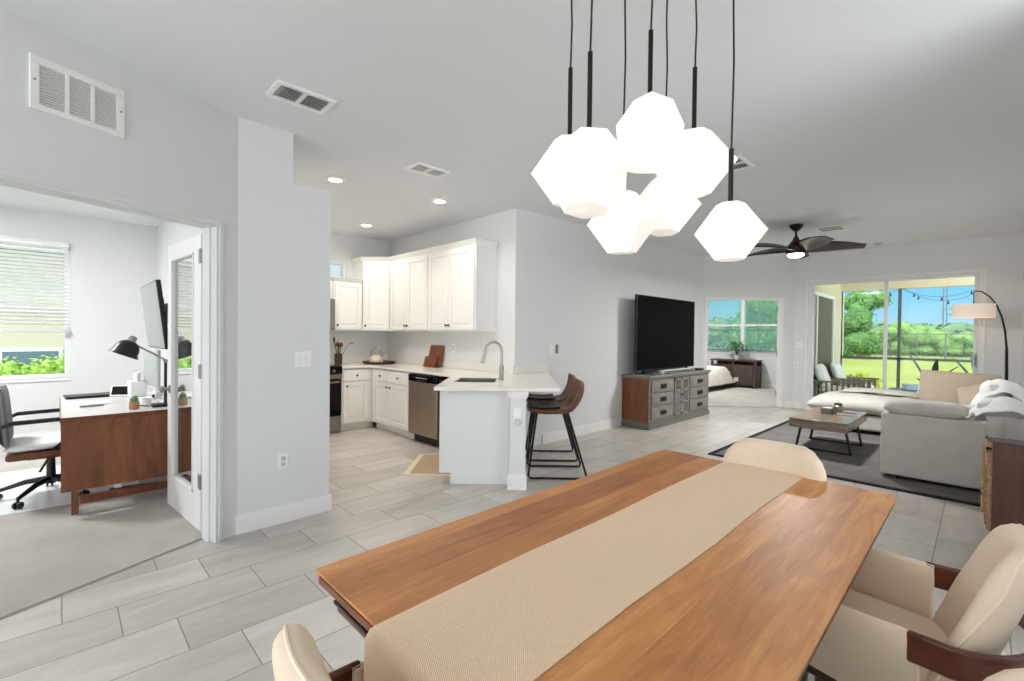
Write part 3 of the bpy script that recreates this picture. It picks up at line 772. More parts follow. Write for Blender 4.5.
# faucet
t = thing('faucet', 'brushed gooseneck pull-down faucet beside the sink', 'faucet', (*pen(-.15, 4.70), HC), R(45))
MB().lathe([(0, 0), (.03, 0), (.03, .01), (.024, .02), (.024, .13), (.018, .15), (0, .15)], 16).out('base', 'nickel', t)
pts = [(0, 0, .14), (0, 0, .29)] + [(-.085 + .085 * math.cos(a), 0, .29 + .095 * math.sin(a)) for a in [PI * k / 10 for k in range(1, 10)]] + [(-.172, 0, .28), (-.182, 0, .24)]
MB().tube(pts, .0125, 12).out('spout', 'nickel', t)
MB().tube([(-.181, 0, .245), (-.19, 0, .20), (-.198, 0, .165)], [.015, .018, .021], 12).out('spray_head', 'nickel', t)
MB().tube([(0, .02, .09), (0, .045, .11), (-.012, .06, .17)], [.010, .008, .006], 8).out('lever', 'nickel', t)
# wall cabinets
YU = YK - .32
def crown(b, x0, x1, z, d=.05):
    b.hexa([(x0, -.005, z), (x1, -.005, z), (x1, .30, z), (x0, .30, z), (x0 - .0, -d, z + .055), (x1 + .0, -d, z + .055), (x1, .30, z + .055), (x0, .30, z + .055)])
ZU0, ZU1 = 1.395, 2.405
def wallcab(x0, xm, x1, label, endright=False):
    t = thing('wall_cabinet', label, 'cabinet', (x0, YU, 0), 0, 'white wall cabinets along the back kitchen wall')
    w = x1 - x0
    MB().box(0, w, 0, .32, ZU0, ZU1 + .02).out('carcass', 'cab', t, smooth=0)
    cab_door(.015, xm - x0 - .004, ZU0 + .02, ZU1 - .01, t, xm - x0 - .03, ZU0 + .075)
    cab_door(xm - x0 + .004, w - .022, ZU0 + .02, ZU1 - .01, t, xm - x0 + .03, ZU0 + .075)
    b = MB(); crown(b, 0, w, ZU1 + .018)
    if endright: b.hexa([(w, -.005, ZU1 + .018), (w + .001, -.005, ZU1 + .018), (w + .001, .31, ZU1 + .018), (w, .31, ZU1 + .018), (w, -.05, ZU1 + .073), (w + .045, -.05, ZU1 + .073), (w + .045, .31, ZU1 + .073), (w, .31, ZU1 + .073)])
    b.out('crown_molding', 'cab', t, smooth=0)
    return t
wallcab(-6.105, -5.636, -5.126, 'white two-door wall cabinet next to the diagonal corner cabinet')
wallcab(-5.12, -4.674, -4.161, 'rightmost white two-door wall cabinet with an exposed end panel', True)
# diagonal corner cabinet
t = thing('wall_cabinet', 'white diagonal wall cabinet in the kitchen corner', 'cabinet', (XL + .315, YK - .61, 0), R(45))
w = .295 * S2
inv = Matrix.Rotation(R(-45), 4, 'Z') @ Matrix.Translation((-(XL + .315), -(YK - .61), 0))
pts = [(XL + .002, YK - .61), (XL + .315, YK - .61), (XL + .61, YK - .315), (XL + .61, YK - .002), (XL + .002, YK - .002)]
lp = [inv @ Vector((p[0], p[1], 0)) for p in pts]
MB().prism([(p.x, p.y) for p in lp], ZU0, ZU1 + .02).out('carcass', 'cab', t, smooth=0)
cab_door(.03, w - .02, ZU0 + .02, ZU1 - .01, t, .055, ZU0 + .075)
b = MB(); crown(b, -.02, w + .02, ZU1 + .018)
b.hexa([(lp[0].x, lp[0].y, ZU1 + .018), (lp[1].x, lp[1].y, ZU1 + .018), (lp[1].x + .0, lp[1].y + .1, ZU1 + .018), (lp[0].x + .1, lp[0].y, ZU1 + .018)] + [(lp[0].x - .03, lp[0].y - .03, ZU1 + .073), (lp[1].x - .03, lp[1].y - .04, ZU1 + .073), (lp[1].x, lp[1].y + .1, ZU1 + .073), (lp[0].x + .1, lp[0].y, ZU1 + .073)])
b.out('crown_molding', 'cab', t, smooth=0)
# low wall cabinet left of the corner, and the one over the microwave
for y0, w, z0, lb, kx in ((2.745, .435, ZU0, 'shorter white wall cabinet left of the diagonal corner cabinet', .05), (1.98, .76, 1.84, 'white wall cabinet above the microwave, mostly behind the pantry wall', .1)):
    t = thing('wall_cabinet', lb, 'cabinet', (XL + .32, y0, 0), R(90))
    MB().box(0, w - .004, 0, .315, z0, 2.09).out('carcass', 'cab', t, smooth=0)
    cab_door(.02, w - .02, z0 + .02, 2.075, t, kx, z0 + .075)
    b = MB(); b.hexa([(0, -.005, 2.09), (w - .004, -.005, 2.09), (w - .004, .3, 2.09), (0, .3, 2.09), (0, -.05, 2.14), (w - .004, -.05, 2.14), (w - .004, .3, 2.14), (0, .3, 2.14)]); b.out('crown_molding', 'cab', t, smooth=0)
# worktop objects
t = thing('utensil_crock', 'brown crock of kitchen utensils beside the range', 'crock', (-6.50, 2.87, HC))
MB().lathe([(0, 0), (.05, 0), (.052, .01), (.055, .16), (.049, .16), (.046, .02), (0, .02)], 18).out('pot', pm('brown_stoneware', (74, 46, 28), .5), t)
for k, (dx, dy, h, kind, mt) in enumerate(((-.02, -.05, .33, 0, 'darkred'), (.02, -.02, .28, 1, 'darkred'), (.0, .04, .27, 1, 'redwood'), (.03, .14, .30, 2, 'nickel'), (-.03, .02, .25, 0, 'darkred'))):
    b = MB(); b.tube([(0, 0, .05), (dx, dy, h)], .007, 6)
    if kind == 0: b.ell((dx * 1.1, dy * 1.1, h + .03), (.026, .012, .042), 10)
    elif kind == 1: b.ell((dx, dy, h + .015), (.028, .03, .036), 10)
    else: b.tube([(dx, dy, h), (dx, dy + .06, h + .012)], [.007, .016], 6)
    b.out('utensil', mt, t)
t = thing('serving_tray', 'round dark wicker tray in the kitchen corner', 'tray', (-6.40, 3.46, HC))
MB().lathe([(0, 0), (.22, 0), (.25, .025), (.245, .03), (.215, .012), (0, .012)], 28).out('tray_body', pm('dark_woven_tray', (84, 54, 36), .6, var=.3, vs=40), t)
b = MB()
b.tube([(.245 * math.cos(2 * PI * k / 32), .245 * math.sin(2 * PI * k / 32), .03) for k in range(32)], .008, 6, True); b.out('rim', 'darkred', t)
t = thing('kettle', 'cream kettle with a hooped handle on the round tray', 'kettle', (-6.43, 3.43, HC + .013))
MB().lathe([(0, 0), (.09, 0), (.105, .03), (.10, .07), (.07, .11), (.035, .125), (0, .128)], 22).out('body', 'ceramic', t)
MB().lathe([(0, .125), (.016, .127), (.016, .145), (0, .15)], 12).out('lid_knob', 'ceramic', t)
b = MB(); b.tube([(.078 * math.cos(a), .055 * math.cos(a), .09 + .14 * math.sin(a)) for a in [PI * k / 12 for k in range(13)]], .007, 8); b.out('handle', 'nickel', t)
b = MB(); b.tube([(.06, .06, .06), (.10, .10, .10), (.115, .115, .125)], [.02, .014, .01], 10); b.out('spout', 'ceramic', t)
t = thing('cutting_board', 'large dark wooden cutting board leaning on the kitchen wall', 'cutting board', (-5.33, 3.70, HC + .001))
MB(Matrix.Rotation(R(-14), 4, 'X')).box(-.16, .14, -.008, .012, 0, .31).out('board', 'board', t, bevel=.004)
t = thing('cutting_board', 'smaller wooden cutting board leaning in front of the large one', 'cutting board', (-5.34, 3.655, HC + .001))
MB(Matrix.Rotation(R(-16), 4, 'X')).box(-.17, .11, -.006, .01, 0, .15).out('board', 'board', t, bevel=.004)
def outlet(loc, rz, label, cat='outlet', holes=2, w=.07, h=.115, switch=False, group=None):
    t = thing('power_outlet' if not switch else 'light_switch', label, 'outlet' if not switch else 'light switch', loc, rz, group)
    MB().box(-w / 2, w / 2, -.007, 0, -h / 2, h / 2).out('cover_plate', 'white', t, bevel=.002)
    if switch:
        n = 2 if w > .1 else 1
        for k in range(n):
            x = (k - (n - 1) / 2) * .046; MB().hexa([(x - .016, -.007, -.033), (x + .016, -.007, -.033), (x + .016, 0, -.033), (x - .016, 0, -.033), (x - .016, -.012, .033), (x + .016, -.012, .033), (x + .016, 0, .033), (x - .016, 0, .033)]).out('rocker', 'trim', t, smooth=0)
    else:
        for z in (-.021, .021):
            s_ = MB().cushion((0, -.007, z), (.034, .03, .006), Matrix.Rotation(R(90), 4, 'X'), 8, 8).out('socket', 'lgrey', t)
            for x in (-.006, .006): MB().box(x - .0012, x + .0012, -.0115, -.0095, z - .004, z + .005).out('slot', 'black', s_, smooth=0)
    return t
outlet((XL + .0005, 3.02, 1.19), R(90), 'outlet on the kitchen wall above the utensil crock')
outlet((-6.10, YK - .0005, 1.19), 0, 'outlet on the kitchen wall right of the kettle')
outlet((-5.0, YK - .0005, 1.17), 0, 'outlet on the kitchen wall right of the cutting boards')
outlet((XB + .0005, 1.275, 1.165), R(90), 'double light switch on the pantry wall', switch=True, w=.118)
outlet((XB + .0005, 1.14, .44), R(90), 'outlet low on the pantry wall')
outlet((XTV + .0005, 4.44, 1.185), R(90), 'white switch plate on the wall above the bar stools', switch=True)
t = outlet((XTV + .0005, 4.56, 1.185), R(90), 'narrow grey control beside the white switch plate', switch=True, w=.05)
for c in kids(t): c.data = c.data.copy(); c.data.materials[0] = M['grey']
outlet((-2.475, YS - .0005, 1.225), 0, 'switch plate on the wall left of the sliding door', switch=True, w=.118)
outlet((-2.53, YS - .0005, .83), 0, 'outlet on the wall left of the sliding door')
# kitchen mat
t = thing('kitchen_mat', 'beige kitchen mat with a pale border lying beside the sink cabinet', 'mat', (0, 0, .001), R(45))
MB().box(-1.02, -.62, 4.42, 5.12, 0, .010).out('mat_field', 'fmat', t, smooth=0)
b = MB(); b.box(-1.075, -1.02, 4.40, 5.14, 0, .011); b.box(-1.02, -.62, 4.40, 4.42, 0, .011); b.box(-1.02, -.62, 5.12, 5.14, 0, .011); b.out('border', 'fmatb', t, smooth=0)

# ------------------------------------------------ bar stools
def make_stool(label):
    t = thing('bar_stool', label, 'stool', (0, 0, 0), 0, 'brown leather bar stools at the peninsula')
    # local: faces -x ; seat centre at origin
    def F(a, b):
        # profile in xz from seat front up the back
        s = (a + 1) / 2
        if s < .52: x = -.285 + s / .52 * .40; z = .625 + .02 * max(0, (.25 - s)) - .012 * math.sin(PI * s / .52)
        else:
            q = (s - .52) / .48; x = .115 + .10 * math.sin(min(1, q * 1.25) * PI / 2) * .9 + .05 * q; z = .625 + .285 * q ** 1.25
        wd = .205 if s < .7 else .205 - .05 * ((s - .7) / .3) ** 2
        y = b * wd
        z += .035 * b * b * (1 if s < .55 else 1 - (s - .55)); x -= .05 * b * b * max(0, (s - .45)) / .55
        return (x, y, z)
    MB().pad(F, .024, 26, 12, 8).out('seat_shell', 'leather', t)
    def G(a, b):
        s = (a + 1) / 2; x = -.27 + s * .30; return (x, b * .18, .654 - .012 * math.sin(PI * s) + .033 * b * b)
    MB().pad(G, .006, 10, 10, 8).out('seat_pad', 'dleather', t)
    for s in (-1, 1):
        y = s * .16; yb = s * .205
        MB().tube([(-.20, y, .612), (-.275, yb, .035), (-.255, yb, .012), (-.235, yb, .011), (.235, yb, .011), (.262, yb, .014), (.27, yb, .04), (.10, y, .612)], .0105, 8).out('leg_frame', 'bmetal', t)
    b = MB(); b.cyl((-.20, -.17, .61), (-.20, .17, .61), .011); b.cyl((.10, -.17, .61), (.10, .17, .61), .011); b.out('seat_support', 'bmetal', t)
    b = MB(); b.cyl((-.248, -.19, .24), (-.248, .19, .24), .010); b.out('footrest', 'bmetal', t)
    return t
s1 = make_stool('nearer brown leather bar stool at the peninsula')
s1.location = (*pen(.40, 4.545), 0); s1.rotation_euler = (0, 0, R(45))
copy_tree(s1, None, 'farther brown leather bar stool behind the nearer one', (*pen(.40, 5.165), 0), R(45))

# ================================================================== DINING
TX0, TX1, TY0, TY1, TZ = -1.184, -.215, .458, 2.305, .76
tcx, tcy = (TX0 + TX1) / 2, (TY0 + TY1) / 2
t = thing('dining_table', 'honey brown plank dining table with a woven runner on it', 'table', (tcx, tcy, 0))
w2_, l2_ = (TX1 - TX0) / 2, (TY1 - TY0) / 2
MB().hexa([(-w2_ + .028, -l2_ + .028, TZ - .034), (w2_ - .028, -l2_ + .028, TZ - .034), (w2_ - .028, l2_ - .028, TZ - .034), (-w2_ + .028, l2_ - .028, TZ - .034), (-w2_, -l2_, TZ), (w2_, -l2_, TZ), (w2_, l2_, TZ), (-w2_, l2_, TZ)]).out('tabletop', 'table', t, bevel=.006, seg=2)
b = MB()
for q in ((-w2_ + .012, w2_ - .012, -l2_ + .012, -l2_ + .022), (-w2_ + .012, w2_ - .012, l2_ - .022, l2_ - .012), (-w2_ + .012, -w2_ + .022, -l2_ + .022, l2_ - .022), (w2_ - .022, w2_ - .012, -l2_ + .022, l2_ - .022)): b.box(*q, TZ - .037, TZ - .020)
b.out('edge_molding', 'walnut', t, smooth=0)
lf = MB().box(-w2_ + .088, w2_ - .088, -l2_ + .026, l2_ - .10, TZ - .082, TZ - .058).out('extension_leaf', 'walnut', t, bevel=.004)
MB().box(-w2_ + .083, w2_ - .083, -l2_ + .02, -l2_ + .026, TZ - .062, TZ - .055).out('edge_strip', 'black', lf, smooth=0)
b = MB(); b.box(-w2_ + .12, w2_ - .12, -l2_ + .10, l2_ - .13, TZ - .15, TZ - .083); b.out('apron', 'walnut', t)
b = MB(); b.box(-w2_ + .13, w2_ - .13, -l2_ + .12, l2_ - .14, TZ - .058, TZ - .034); b.out('slide_rails', 'walnut', t)
for sx in (-1, 1):
    for sy in (-1, 1):
        x, y = sx * (w2_ - .17), sy * (l2_ - .2)
        MB().hexa([(x - .022 + sx * .04, y - .022 + sy * .03, 0.012), (x + .022 + sx * .04, y - .022 + sy * .03, .012), (x + .022 + sx * .04, y + .022 + sy * .03, .012), (x - .022 + sx * .04, y + .022 + sy * .03, .012), (x - .038, y - .038, TZ - .083), (x + .038, y - .038, TZ - .083), (x + .038, y + .038, TZ - .083), (x - .038, y + .038, TZ - .083)]).out('leg', 'legwood', t, bevel=.008)
# runner: over the far edge and hanging down at the near end
b = MB(); rx0, rx1 = -.86, -.532; prof = []
for k in range(9): prof.append((TY1 - .004 - (TY1 - TY0 - .01) * k / 8, TZ + .003))
prof = [(TY1 + .012, TZ - .16), (TY1 + .013, TZ - .06), (TY1 + .011, TZ - .012), (TY1 + .004, TZ + .001)] + prof + [(TY0 - .006, TZ - .002), (TY0 - .016, TZ - .02), (TY0 - .02, TZ - .09), (TY0 - .023, TZ - .22), (TY0 - .024, TZ - .30)]
nx = 12; grid = []
rnd = random.Random(4)
for i, (y, z) in enumerate(prof):
    row = []
    for j in range(nx + 1):
        q = j / nx; wob = .004 * math.sin(i * 1.7) if j in (0, nx) else 0
        x = rx0 + (rx1 - rx0) * q - .006 * (i / len(prof)) + wob
        row.append((x, y - (.012 * math.sin(q * 9) if z < TZ - .05 and y < 1 else 0), z))
    grid.append(row)
top = [[b.v(p) for p in r] for r in grid]; bot = []
for i, r in enumerate(grid):
    rr = []
    for p in r:
        d = Vector((0, 0, 0))
        a, c = Vector(grid[max(i - 1, 0)][0]), Vector(grid[min(i + 1, len(grid) - 1)][0]); tg = (c - a); nn = Vector((0, -tg.z, tg.y)).normalized()
        if tg.y < 0: nn = Vector((0, -tg.z, tg.y)).normalized()
        rr.append(b.v(Vector(p) + nn * .0022))
    bot.append(rr)
for i in range(len(grid) - 1):
    for j in range(nx):
        b.f([top[i][j], top[i][j + 1], top[i + 1][j + 1], top[i + 1][j]]); b.f([bot[i][j], bot[i + 1][j], bot[i + 1][j + 1], bot[i][j + 1]])
    for j in (0, nx): b.f([top[i][j], top[i + 1][j], bot[i + 1][j], bot[i][j]])
for i in (0, len(grid) - 1):
    for j in range(nx): b.f([top[i][j], bot[i][j], bot[i][j + 1], top[i][j + 1]])
tag(b.out('table_runner', 'burlap', None, smooth=60), 'beige woven runner lying down the length of the dining table', 'table runner')
tag(MB().box(-1.22, .62, .22, 2.36, .0005, .010).out('area_rug', 'drug', None, smooth=0), 'pale mottled rug under the dining table', 'rug')

def make_chair(label):
    t = thing('dining_chair', label, 'chair', (0, 0, 0), 0, 'cream dining chairs around the wooden table')
    # local: faces +y
    def SF(a, b):
        x = a * (.216 + .012 * b); y = .01 + b * .235
        return (x, y, .488 + .010 * b + .010 * (1 - a * a) * (1 - b * b))
    MB().pad(SF, .030, 14, 14, 6).out('seat', 'cream', t)
    def BF(a, b):
        s = (b + 1) / 2; z = .42 + .445 * s
        wd = .222 * (1 - .10 * max(0, (s - .45) / .55) ** 2.4)
        y = -.125 - .135 * s + .07 * a * a * (1 - .3 * s)
        z -= .085 * max(0, abs(a) - .55) ** 2.2 * 5 * max(0, (s - .5) * 2)
        return (a * wd, y, z)
    bk = MB().pad(BF, lambda a, b: .034, 18, 18, 9).out('backrest', 'cream', t)
    def rimpts(off):
        P = []
        for k in range(40):
            u = k / 39
            if u < .35: a, b_ = -1, -1 + 2 * (u / .35)
            elif u < .65: a, b_ = -1 + 2 * ((u - .35) / .3), 1
            else: a, b_ = 1, 1 - 2 * ((u - .65) / .35)
            P.append(BF(a, b_))
        return P
    MB().tube(rimpts(0), .0036, 6).out('piping', 'piping', bk)
    for s in (-1, 1):
        def PF(a, b_):
            q = (b_ + 1) / 2; yy = -.07 + (a + 1) / 2 * .30
            return (s * (.226 + .012 * q), yy + .02 * (1 - q) * (1 if a > 0 else 0), .452 + .034 * a + q * (.205 - .030 * a))
        sp_ = MB().pad(PF, .016, 12, 10, 10).out('side_panel', 'cream', t)
        MB().tube([PF(-1 + 2 * k / 10, 1) for k in range(11)] + [PF(-1, 1 - 2 * k / 6) for k in range(1, 7)][::1] if False else [PF(1 - 2 * k / 10, 1) for k in range(11)] + [PF(-1, 1 - 2 * k / 6) for k in range(1, 7)], .0035, 6).out('piping', 'piping', sp_)
    arc = [(-.243, -.05, .622), (-.246, -.10, .622)]
    for k in range(0, 21):
        a = PI + PI * k / 20; arc.append((.25 * math.cos(a), -.12 + .165 * math.sin(a), .622))
    arc += [(.246, -.10, .622), (.243, -.05, .622)]
    MB().sweep(arc, .018, .072).out('arm_band', 'band', t, bevel=.006, smooth=50)
    b = MB(); b.box(-.20, .20, .165, .205, .405, .462); b.box(-.19, .19, -.20, -.165, .405, .462)
    for sx in (-1, 1): b.hexa([(sx * .20, -.18, .395), (sx * .20, .18, .42), (sx * .17, .18, .42), (sx * .17, -.18, .395), (sx * .205, -.18, .455), (sx * .205, .18, .466), (sx * .17, .18, .466), (sx * .17, -.18, .455)])
    b.out('seat_frame', 'legwood', t, bevel=.006, smooth=0)
    for sx in (-1, 1):
        MB().tube([(sx * .185, .185, .462), (sx * .192, .19, .38), (sx * .22, .225, .002)], [.030, .026, .013], 12).out('leg', 'legwood', t)
        MB().tube([(sx * .18, -.18, .455), (sx * .186, -.19, .38), (sx * .21, -.25, .002)], [.030, .026, .013], 12).out('leg', 'legwood', t)
    return t
ch = make_chair('cream dining chair with wooden arms on the right side of the table')
ch.location = (-.165, 1.685, .0102); ch.rotation_euler = (0, 0, R(90))
copy_tree(ch, None, 'cream dining chair cut off at the lower right corner', (-.075, .828, .0102), R(115))
copy_tree(ch, None, 'cream dining chair at the far head of the table', (-.664, 2.12, .0102), R(180))
copy_tree(ch, None, 'cream dining chair at the near head of the table, only its back top visible', (-.668, .505, .0102), 0)

# pendants
PEN = [('pendant light farthest left, partly behind its neighbour', -1.10, 1.37, 1.975, .137, .150, 38),
       ('large front pendant light second from the left', -.94, 1.275, 1.905, .134, .168, 14),
       ('lowest pendant light of the cluster, bottom centre left', -.937, 1.48, 1.775, .122, .135, 32),
       ('topmost pendant light of the cluster', -.86, 1.53, 2.085, .124, .155, 41),
       ('pendant light at the bottom right of the cluster', -.91, 1.745, 1.885, .133, .135, 27),
       ('pendant light at the right of the cluster', -.785, 1.73, 2.02, .146, .145, 24),
       ('single pendant light hanging apart on the far right', -.628, 1.682, 1.73, .112, .122, 20)]
STEM = [.28, .262, .248, .248, .25, .262, .205]
for k, (lb, x, y, z, r, h, ang) in enumerate(PEN):
    t = thing('pendant_light', lb, 'pendant light', (x, y, z), 0, 'faceted white pendant lights over the table')
    b = MB(Matrix.Rotation(R(ang), 4, 'Z') @ Matrix.Rotation(R([3, -7, 4, 12, -4, 4, 0][k]), 4, 'X'))
    hz = h * .80
    if k in (1, 3):
        prof = [(.0, hz * 1.22), (r * .62, hz * .92), (r * .98, hz * .32), (r * .95, -hz * .38), (r * .6, -hz * .95), (0, -hz * 1.02)]
        rings = []
        for i, (rr, zz) in enumerate(prof):
            rings.append([b.v((rr * math.cos(2 * PI * (j + .5 * (i % 2)) / 6), rr * math.sin(2 * PI * (j + .5 * (i % 2)) / 6), zz)) for j in range(6)] if rr > 0 else [b.v((0, 0, zz))])
        for i in range(len(rings) - 1):
            A_, B_ = rings[i], rings[i + 1]
            for j in range(6):
                j2 = (j + 1) % 6
                if len(A_) == 1: b.f([A_[0], B_[j], B_[j2]])
                elif len(B_) == 1: b.f([A_[j2], A_[j], B_[0]])
                elif i % 2 == 0: b.f([A_[j], B_[j], A_[j2]]); b.f([A_[j2], B_[j], B_[j2]])
                else: b.f([A_[j], B_[j], B_[j2]]); b.f([A_[j], B_[j2], A_[j2]])
    else:
        b.lathe([(0, hz), (r * .42, hz), (r * 1.06, 0), (r * .43, -hz), (0, -hz)], 6)
    sh = b.out('shade', 'shade', t, smooth=0, bevel=.002)
    top = hz * (1.18 if k in (1, 3) else 1.0) - .012
    MB().cyl((0, 0, top), (0, 0, top + STEM[k]), .0085, 12).out('stem', 'bronze', t)
    cz = zc(y) - z - .03
    rnd = random.Random(k); b = MB(); b.tube([(0, 0, top + STEM[k] - .005), (.003, .002, top + STEM[k] + (cz - top - STEM[k]) * .4), (-.003, .002, top + STEM[k] + (cz - top - STEM[k]) * .75), (0, 0, cz)], .0035, 8); b.out('cord', 'black', t)
    MB().lathe([(0, cz + .028), (.03, cz + .028), (.03, cz + .005), (.008, cz), (0, cz)], 12).out('ceiling_cap', 'bronze', t)

# ================================================================== LIVING ROOM
# rug
t = thing('area_rug', 'charcoal living room rug with a black bound edge', 'rug', (0, 0, .0005))
MB().box(-2.15, XR - .12, 5.42, 8.9, 0, .011).out('pile', 'rug', t, smooth=0)
b = MB(); b.box(-2.21, -2.15, 5.36, 8.96, 0, .012); b.box(-2.15, XR - .12, 5.36, 5.42, 0, .012); b.box(-2.15, XR - .12, 8.9, 8.96, 0, .012); b.out('binding', 'rugb', t, smooth=0)
# coffee table
t = thing('coffee_table', 'low coffee table with a thick wooden slab top on black metal frames', 'coffee table', (-1.31, 6.78, .012))
MB().box(-.295, .285, -.56, .63, .295, .402).out('top', 'coffee', t, bevel=.006)
for y in (-.26, .42):
    b = MB()
    for a, c in (((-.235, .295), (-.29, .01)), ((.21, .295), (.265, .01))):
        b.hexa([(a[0] - .011, y - .02, a[1]), (a[0] + .011, y - .02, a[1]), (a[0] + .011, y + .02, a[1]), (a[0] - .011, y + .02, a[1]), (c[0] - .011, y - .02, 0), (c[0] + .011, y - .02, 0), (c[0] + .011, y + .02, 0), (c[0] - .011, y + .02, 0)])
    b.box(-.29, .265, y - .02, y + .02, 0, .02); b.box(-.235, .21, y - .02, y + .02, .28, .295)
    b.out('leg_frame', 'bmetal', t, smooth=0)
t = thing('candle_box', 'dark square candle box on the coffee table', 'candle', (-1.36, 6.93, .415)); 
MB().box(-.06, .06, -.06, .06, 0, .07).out('box_body', 'grey', t, bevel=.006); MB().box(-.045, .045, -.045, .045, .068, .073).out('wax', 'lgrey', t, smooth=0)
t = thing('jar', 'small glass jar with a dark lid on the coffee table', 'jar', (-1.27, 7.05, .415))
MB().lathe([(0, 0), (.05, 0), (.055, .02), (.052, .09), (.04, .1), (0, .1)], 18).out('body', pm('olive_glass', (150, 146, 126), .15), t); MB().lathe([(0, .1), (.042, .1), (.042, .125), (.02, .13), (0, .135)], 18).out('lid', 'barn', t)
t = thing('book', 'thin dark book lying on the coffee table', 'book', (-1.17, 6.98, .415), .2)
MB().box(-.1, .1, -.07, .07, .003, .022).out('pages', 'white', t, smooth=0); b = MB(); b.box(-.103, .103, -.073, .073, 0, .003); b.box(-.103, .103, -.073, .073, .022, .025); b.box(-.103, -.1, -.073, .073, .003, .022); b.out('cover', 'barn', t, smooth=0)

# sofa
t = thing('sectional_sofa', 'off-white sectional sofa with an arm towards the dining table and a chaise', 'sofa', (0, 0, .012))
SX0, SX1 = -.69, .425
MB().box(SX0, SX1, 5.77, 6.05, .03, .625).out('arm', 'linen', t, bevel=.018, seg=4)
b = MB(); b.box(SX0 + .02, SX1, 6.055, 9.2, .05, .26); b.box(-1.72, SX0 + .02, 8.12, 9.2, .05, .26); b.out('base', 'linen', t, bevel=.03, seg=3)
MB().box(SX1 - .20, SX1, 6.055, 9.2, .26, .62).out('back_frame', 'linen', t, bevel=.03, seg=3)
MB().box(SX0 + .02, SX1 - .21, 8.98, 9.2, .26, .60).out('corner_back', 'linen', t, bevel=.03, seg=3)
for k in range(2): MB().cushion((-.24, 6.58 + k * 1.06, .36), (.94, 1.05, .22), None, 7, 14, .006, k).out('seat_cushion', 'linen', t)
MB().cushion((-.24, 8.53, .36), (.94, .86, .22), None, 7, 14, .006, 5).out('seat_cushion', 'linen', t)
MB().cushion((-1.25, 8.64, .37), (1.20, 1.16, .25), None, 6, 18, .008, 3, .02).out('chaise_cushion', 'linen', t)
for x, y in ((SX0 + .08, 5.85), (SX1 - .08, 5.85), (-1.64, 8.2), (-1.64, 9.1), (SX0 + .08, 8.2), (SX1 - .08, 9.1)): MB().box(x - .04, x + .04, y - .04, y + .04, 0, .06).out('foot', 'black', t, smooth=0)

def soft(name, label, cat, c, size, rot, mat, seed, wob=.012, p=3.2, group=None, parts=True):
    t = thing(name, label, cat, c, 0, group)
    m = rot
    o = MB().cushion((0, 0, 0), size, m, p, 18, wob, seed).out('cover', mat, t)
    b = MB(m); w, h = size[0] / 2 * .985, size[1] / 2 * .985
    b.tube([(w, -h, 0), (w, h, 0), (-w, h, 0), (-w, -h, 0)], .005, 5, True)
    b.out('seam', mat, t)
    return t
RX, RY = (lambda a: Matrix.Rotation(a, 4, 'X')), (lambda a: Matrix.Rotation(a, 4, 'Y'))
soft('bolster_cushion', 'long oatmeal cushion lying along the top of the sofa arm', 'cushion', (-.375, 5.92, .700), (.60, .30, .155), RX(R(4)), 'linen', 21, .008, 3.5)
soft('back_cushion', 'wide taupe back cushion standing at the far end of the sofa', 'cushion', (-.23, 8.86, .655), (.80, .52, .22), RX(R(80)) @ Matrix.Rotation(R(-2), 4, 'Z'), 'taupe', 22, .008, 3.5)
soft('throw_pillow', 'small pointed taupe pillow in front of the wide taupe cushion', 'cushion', (-.02, 8.45, .63), (.42, .34, .15), RZ(R(-25)) @ RX(R(64)) @ Matrix.Rotation(R(18), 4, 'Z'), 'taupe', 23, .006, 2.6)
soft('back_cushion', 'nearest white back cushion on the sofa beside the buffet', 'cushion', (.165, 6.22, .66), (.38, .44, .24), RZ(R(90)) @ RX(R(30)), 'throw', 24, .012, 3)
soft('throw_pillow', 'white square pillow tucked between the sofa arm cushion and the nearest back cushion', 'cushion', (.02, 6.34, .60), (.34, .30, .14), RZ(R(40)) @ RX(R(55)), 'throw', 27, .01, 2.6)
soft('back_cushion', 'middle white back cushion on the sofa', 'cushion', (.13, 7.15, .68), (.85, .48, .24), RZ(R(90)) @ RX(R(72)), 'throw', 25, .014, 3)
# throw draped over the middle back cushions: folded ridges
def drape(label, c, sx, sy, h, seed, mat):
    rnd = random.Random(seed); ph = [rnd.uniform(0, 6) for _ in range(4)]
    def F(a, b):
        z = h * (1 - abs(a) ** 2.2) * (1 - .25 * b * b) + .016 * math.sin(5.2 * b + ph[0] + a) + .01 * math.sin(9 * a + ph[1] + 2 * b)
        return (a * sx / 2, b * sy / 2, z)
    t = tag(MB().pad(F, .014, 22, 22, 10).out('throw_blanket', mat, None, smooth=70, loc=c), label, 'blanket')
    return t
drape('white throw bunched over the middle sofa back cushion', (.16, 7.10, .58), .50, .95, .34, 3, 'throw')
drape('white throw draped over the nearest sofa back cushion', (.16, 6.2, .56), .56, .62, .255, 9, 'throw')
def flatthrow(label, c, sx, sy, seed, mat, rz=0):
    def F(a, b):
        return (a * sx / 2 + .03 * math.sin(4 * b + seed), b * sy / 2, .02 * (1 - a * a) + .012 * math.sin(6 * a + seed) * math.sin(4 * b) - .02 * max(0, abs(a) - .8) * 4)
    o = MB().pad(F, .022, 24, 18, 8).out('throw_blanket', mat, None, smooth=70, loc=c); o.rotation_euler = (0, 0, rz)
    return tag(o, label, 'blanket')
flatthrow('grey-white knitted throw spread over the back of the chaise', (-1.09, 8.93, .545), .90, .50, 2, 'gthrow')

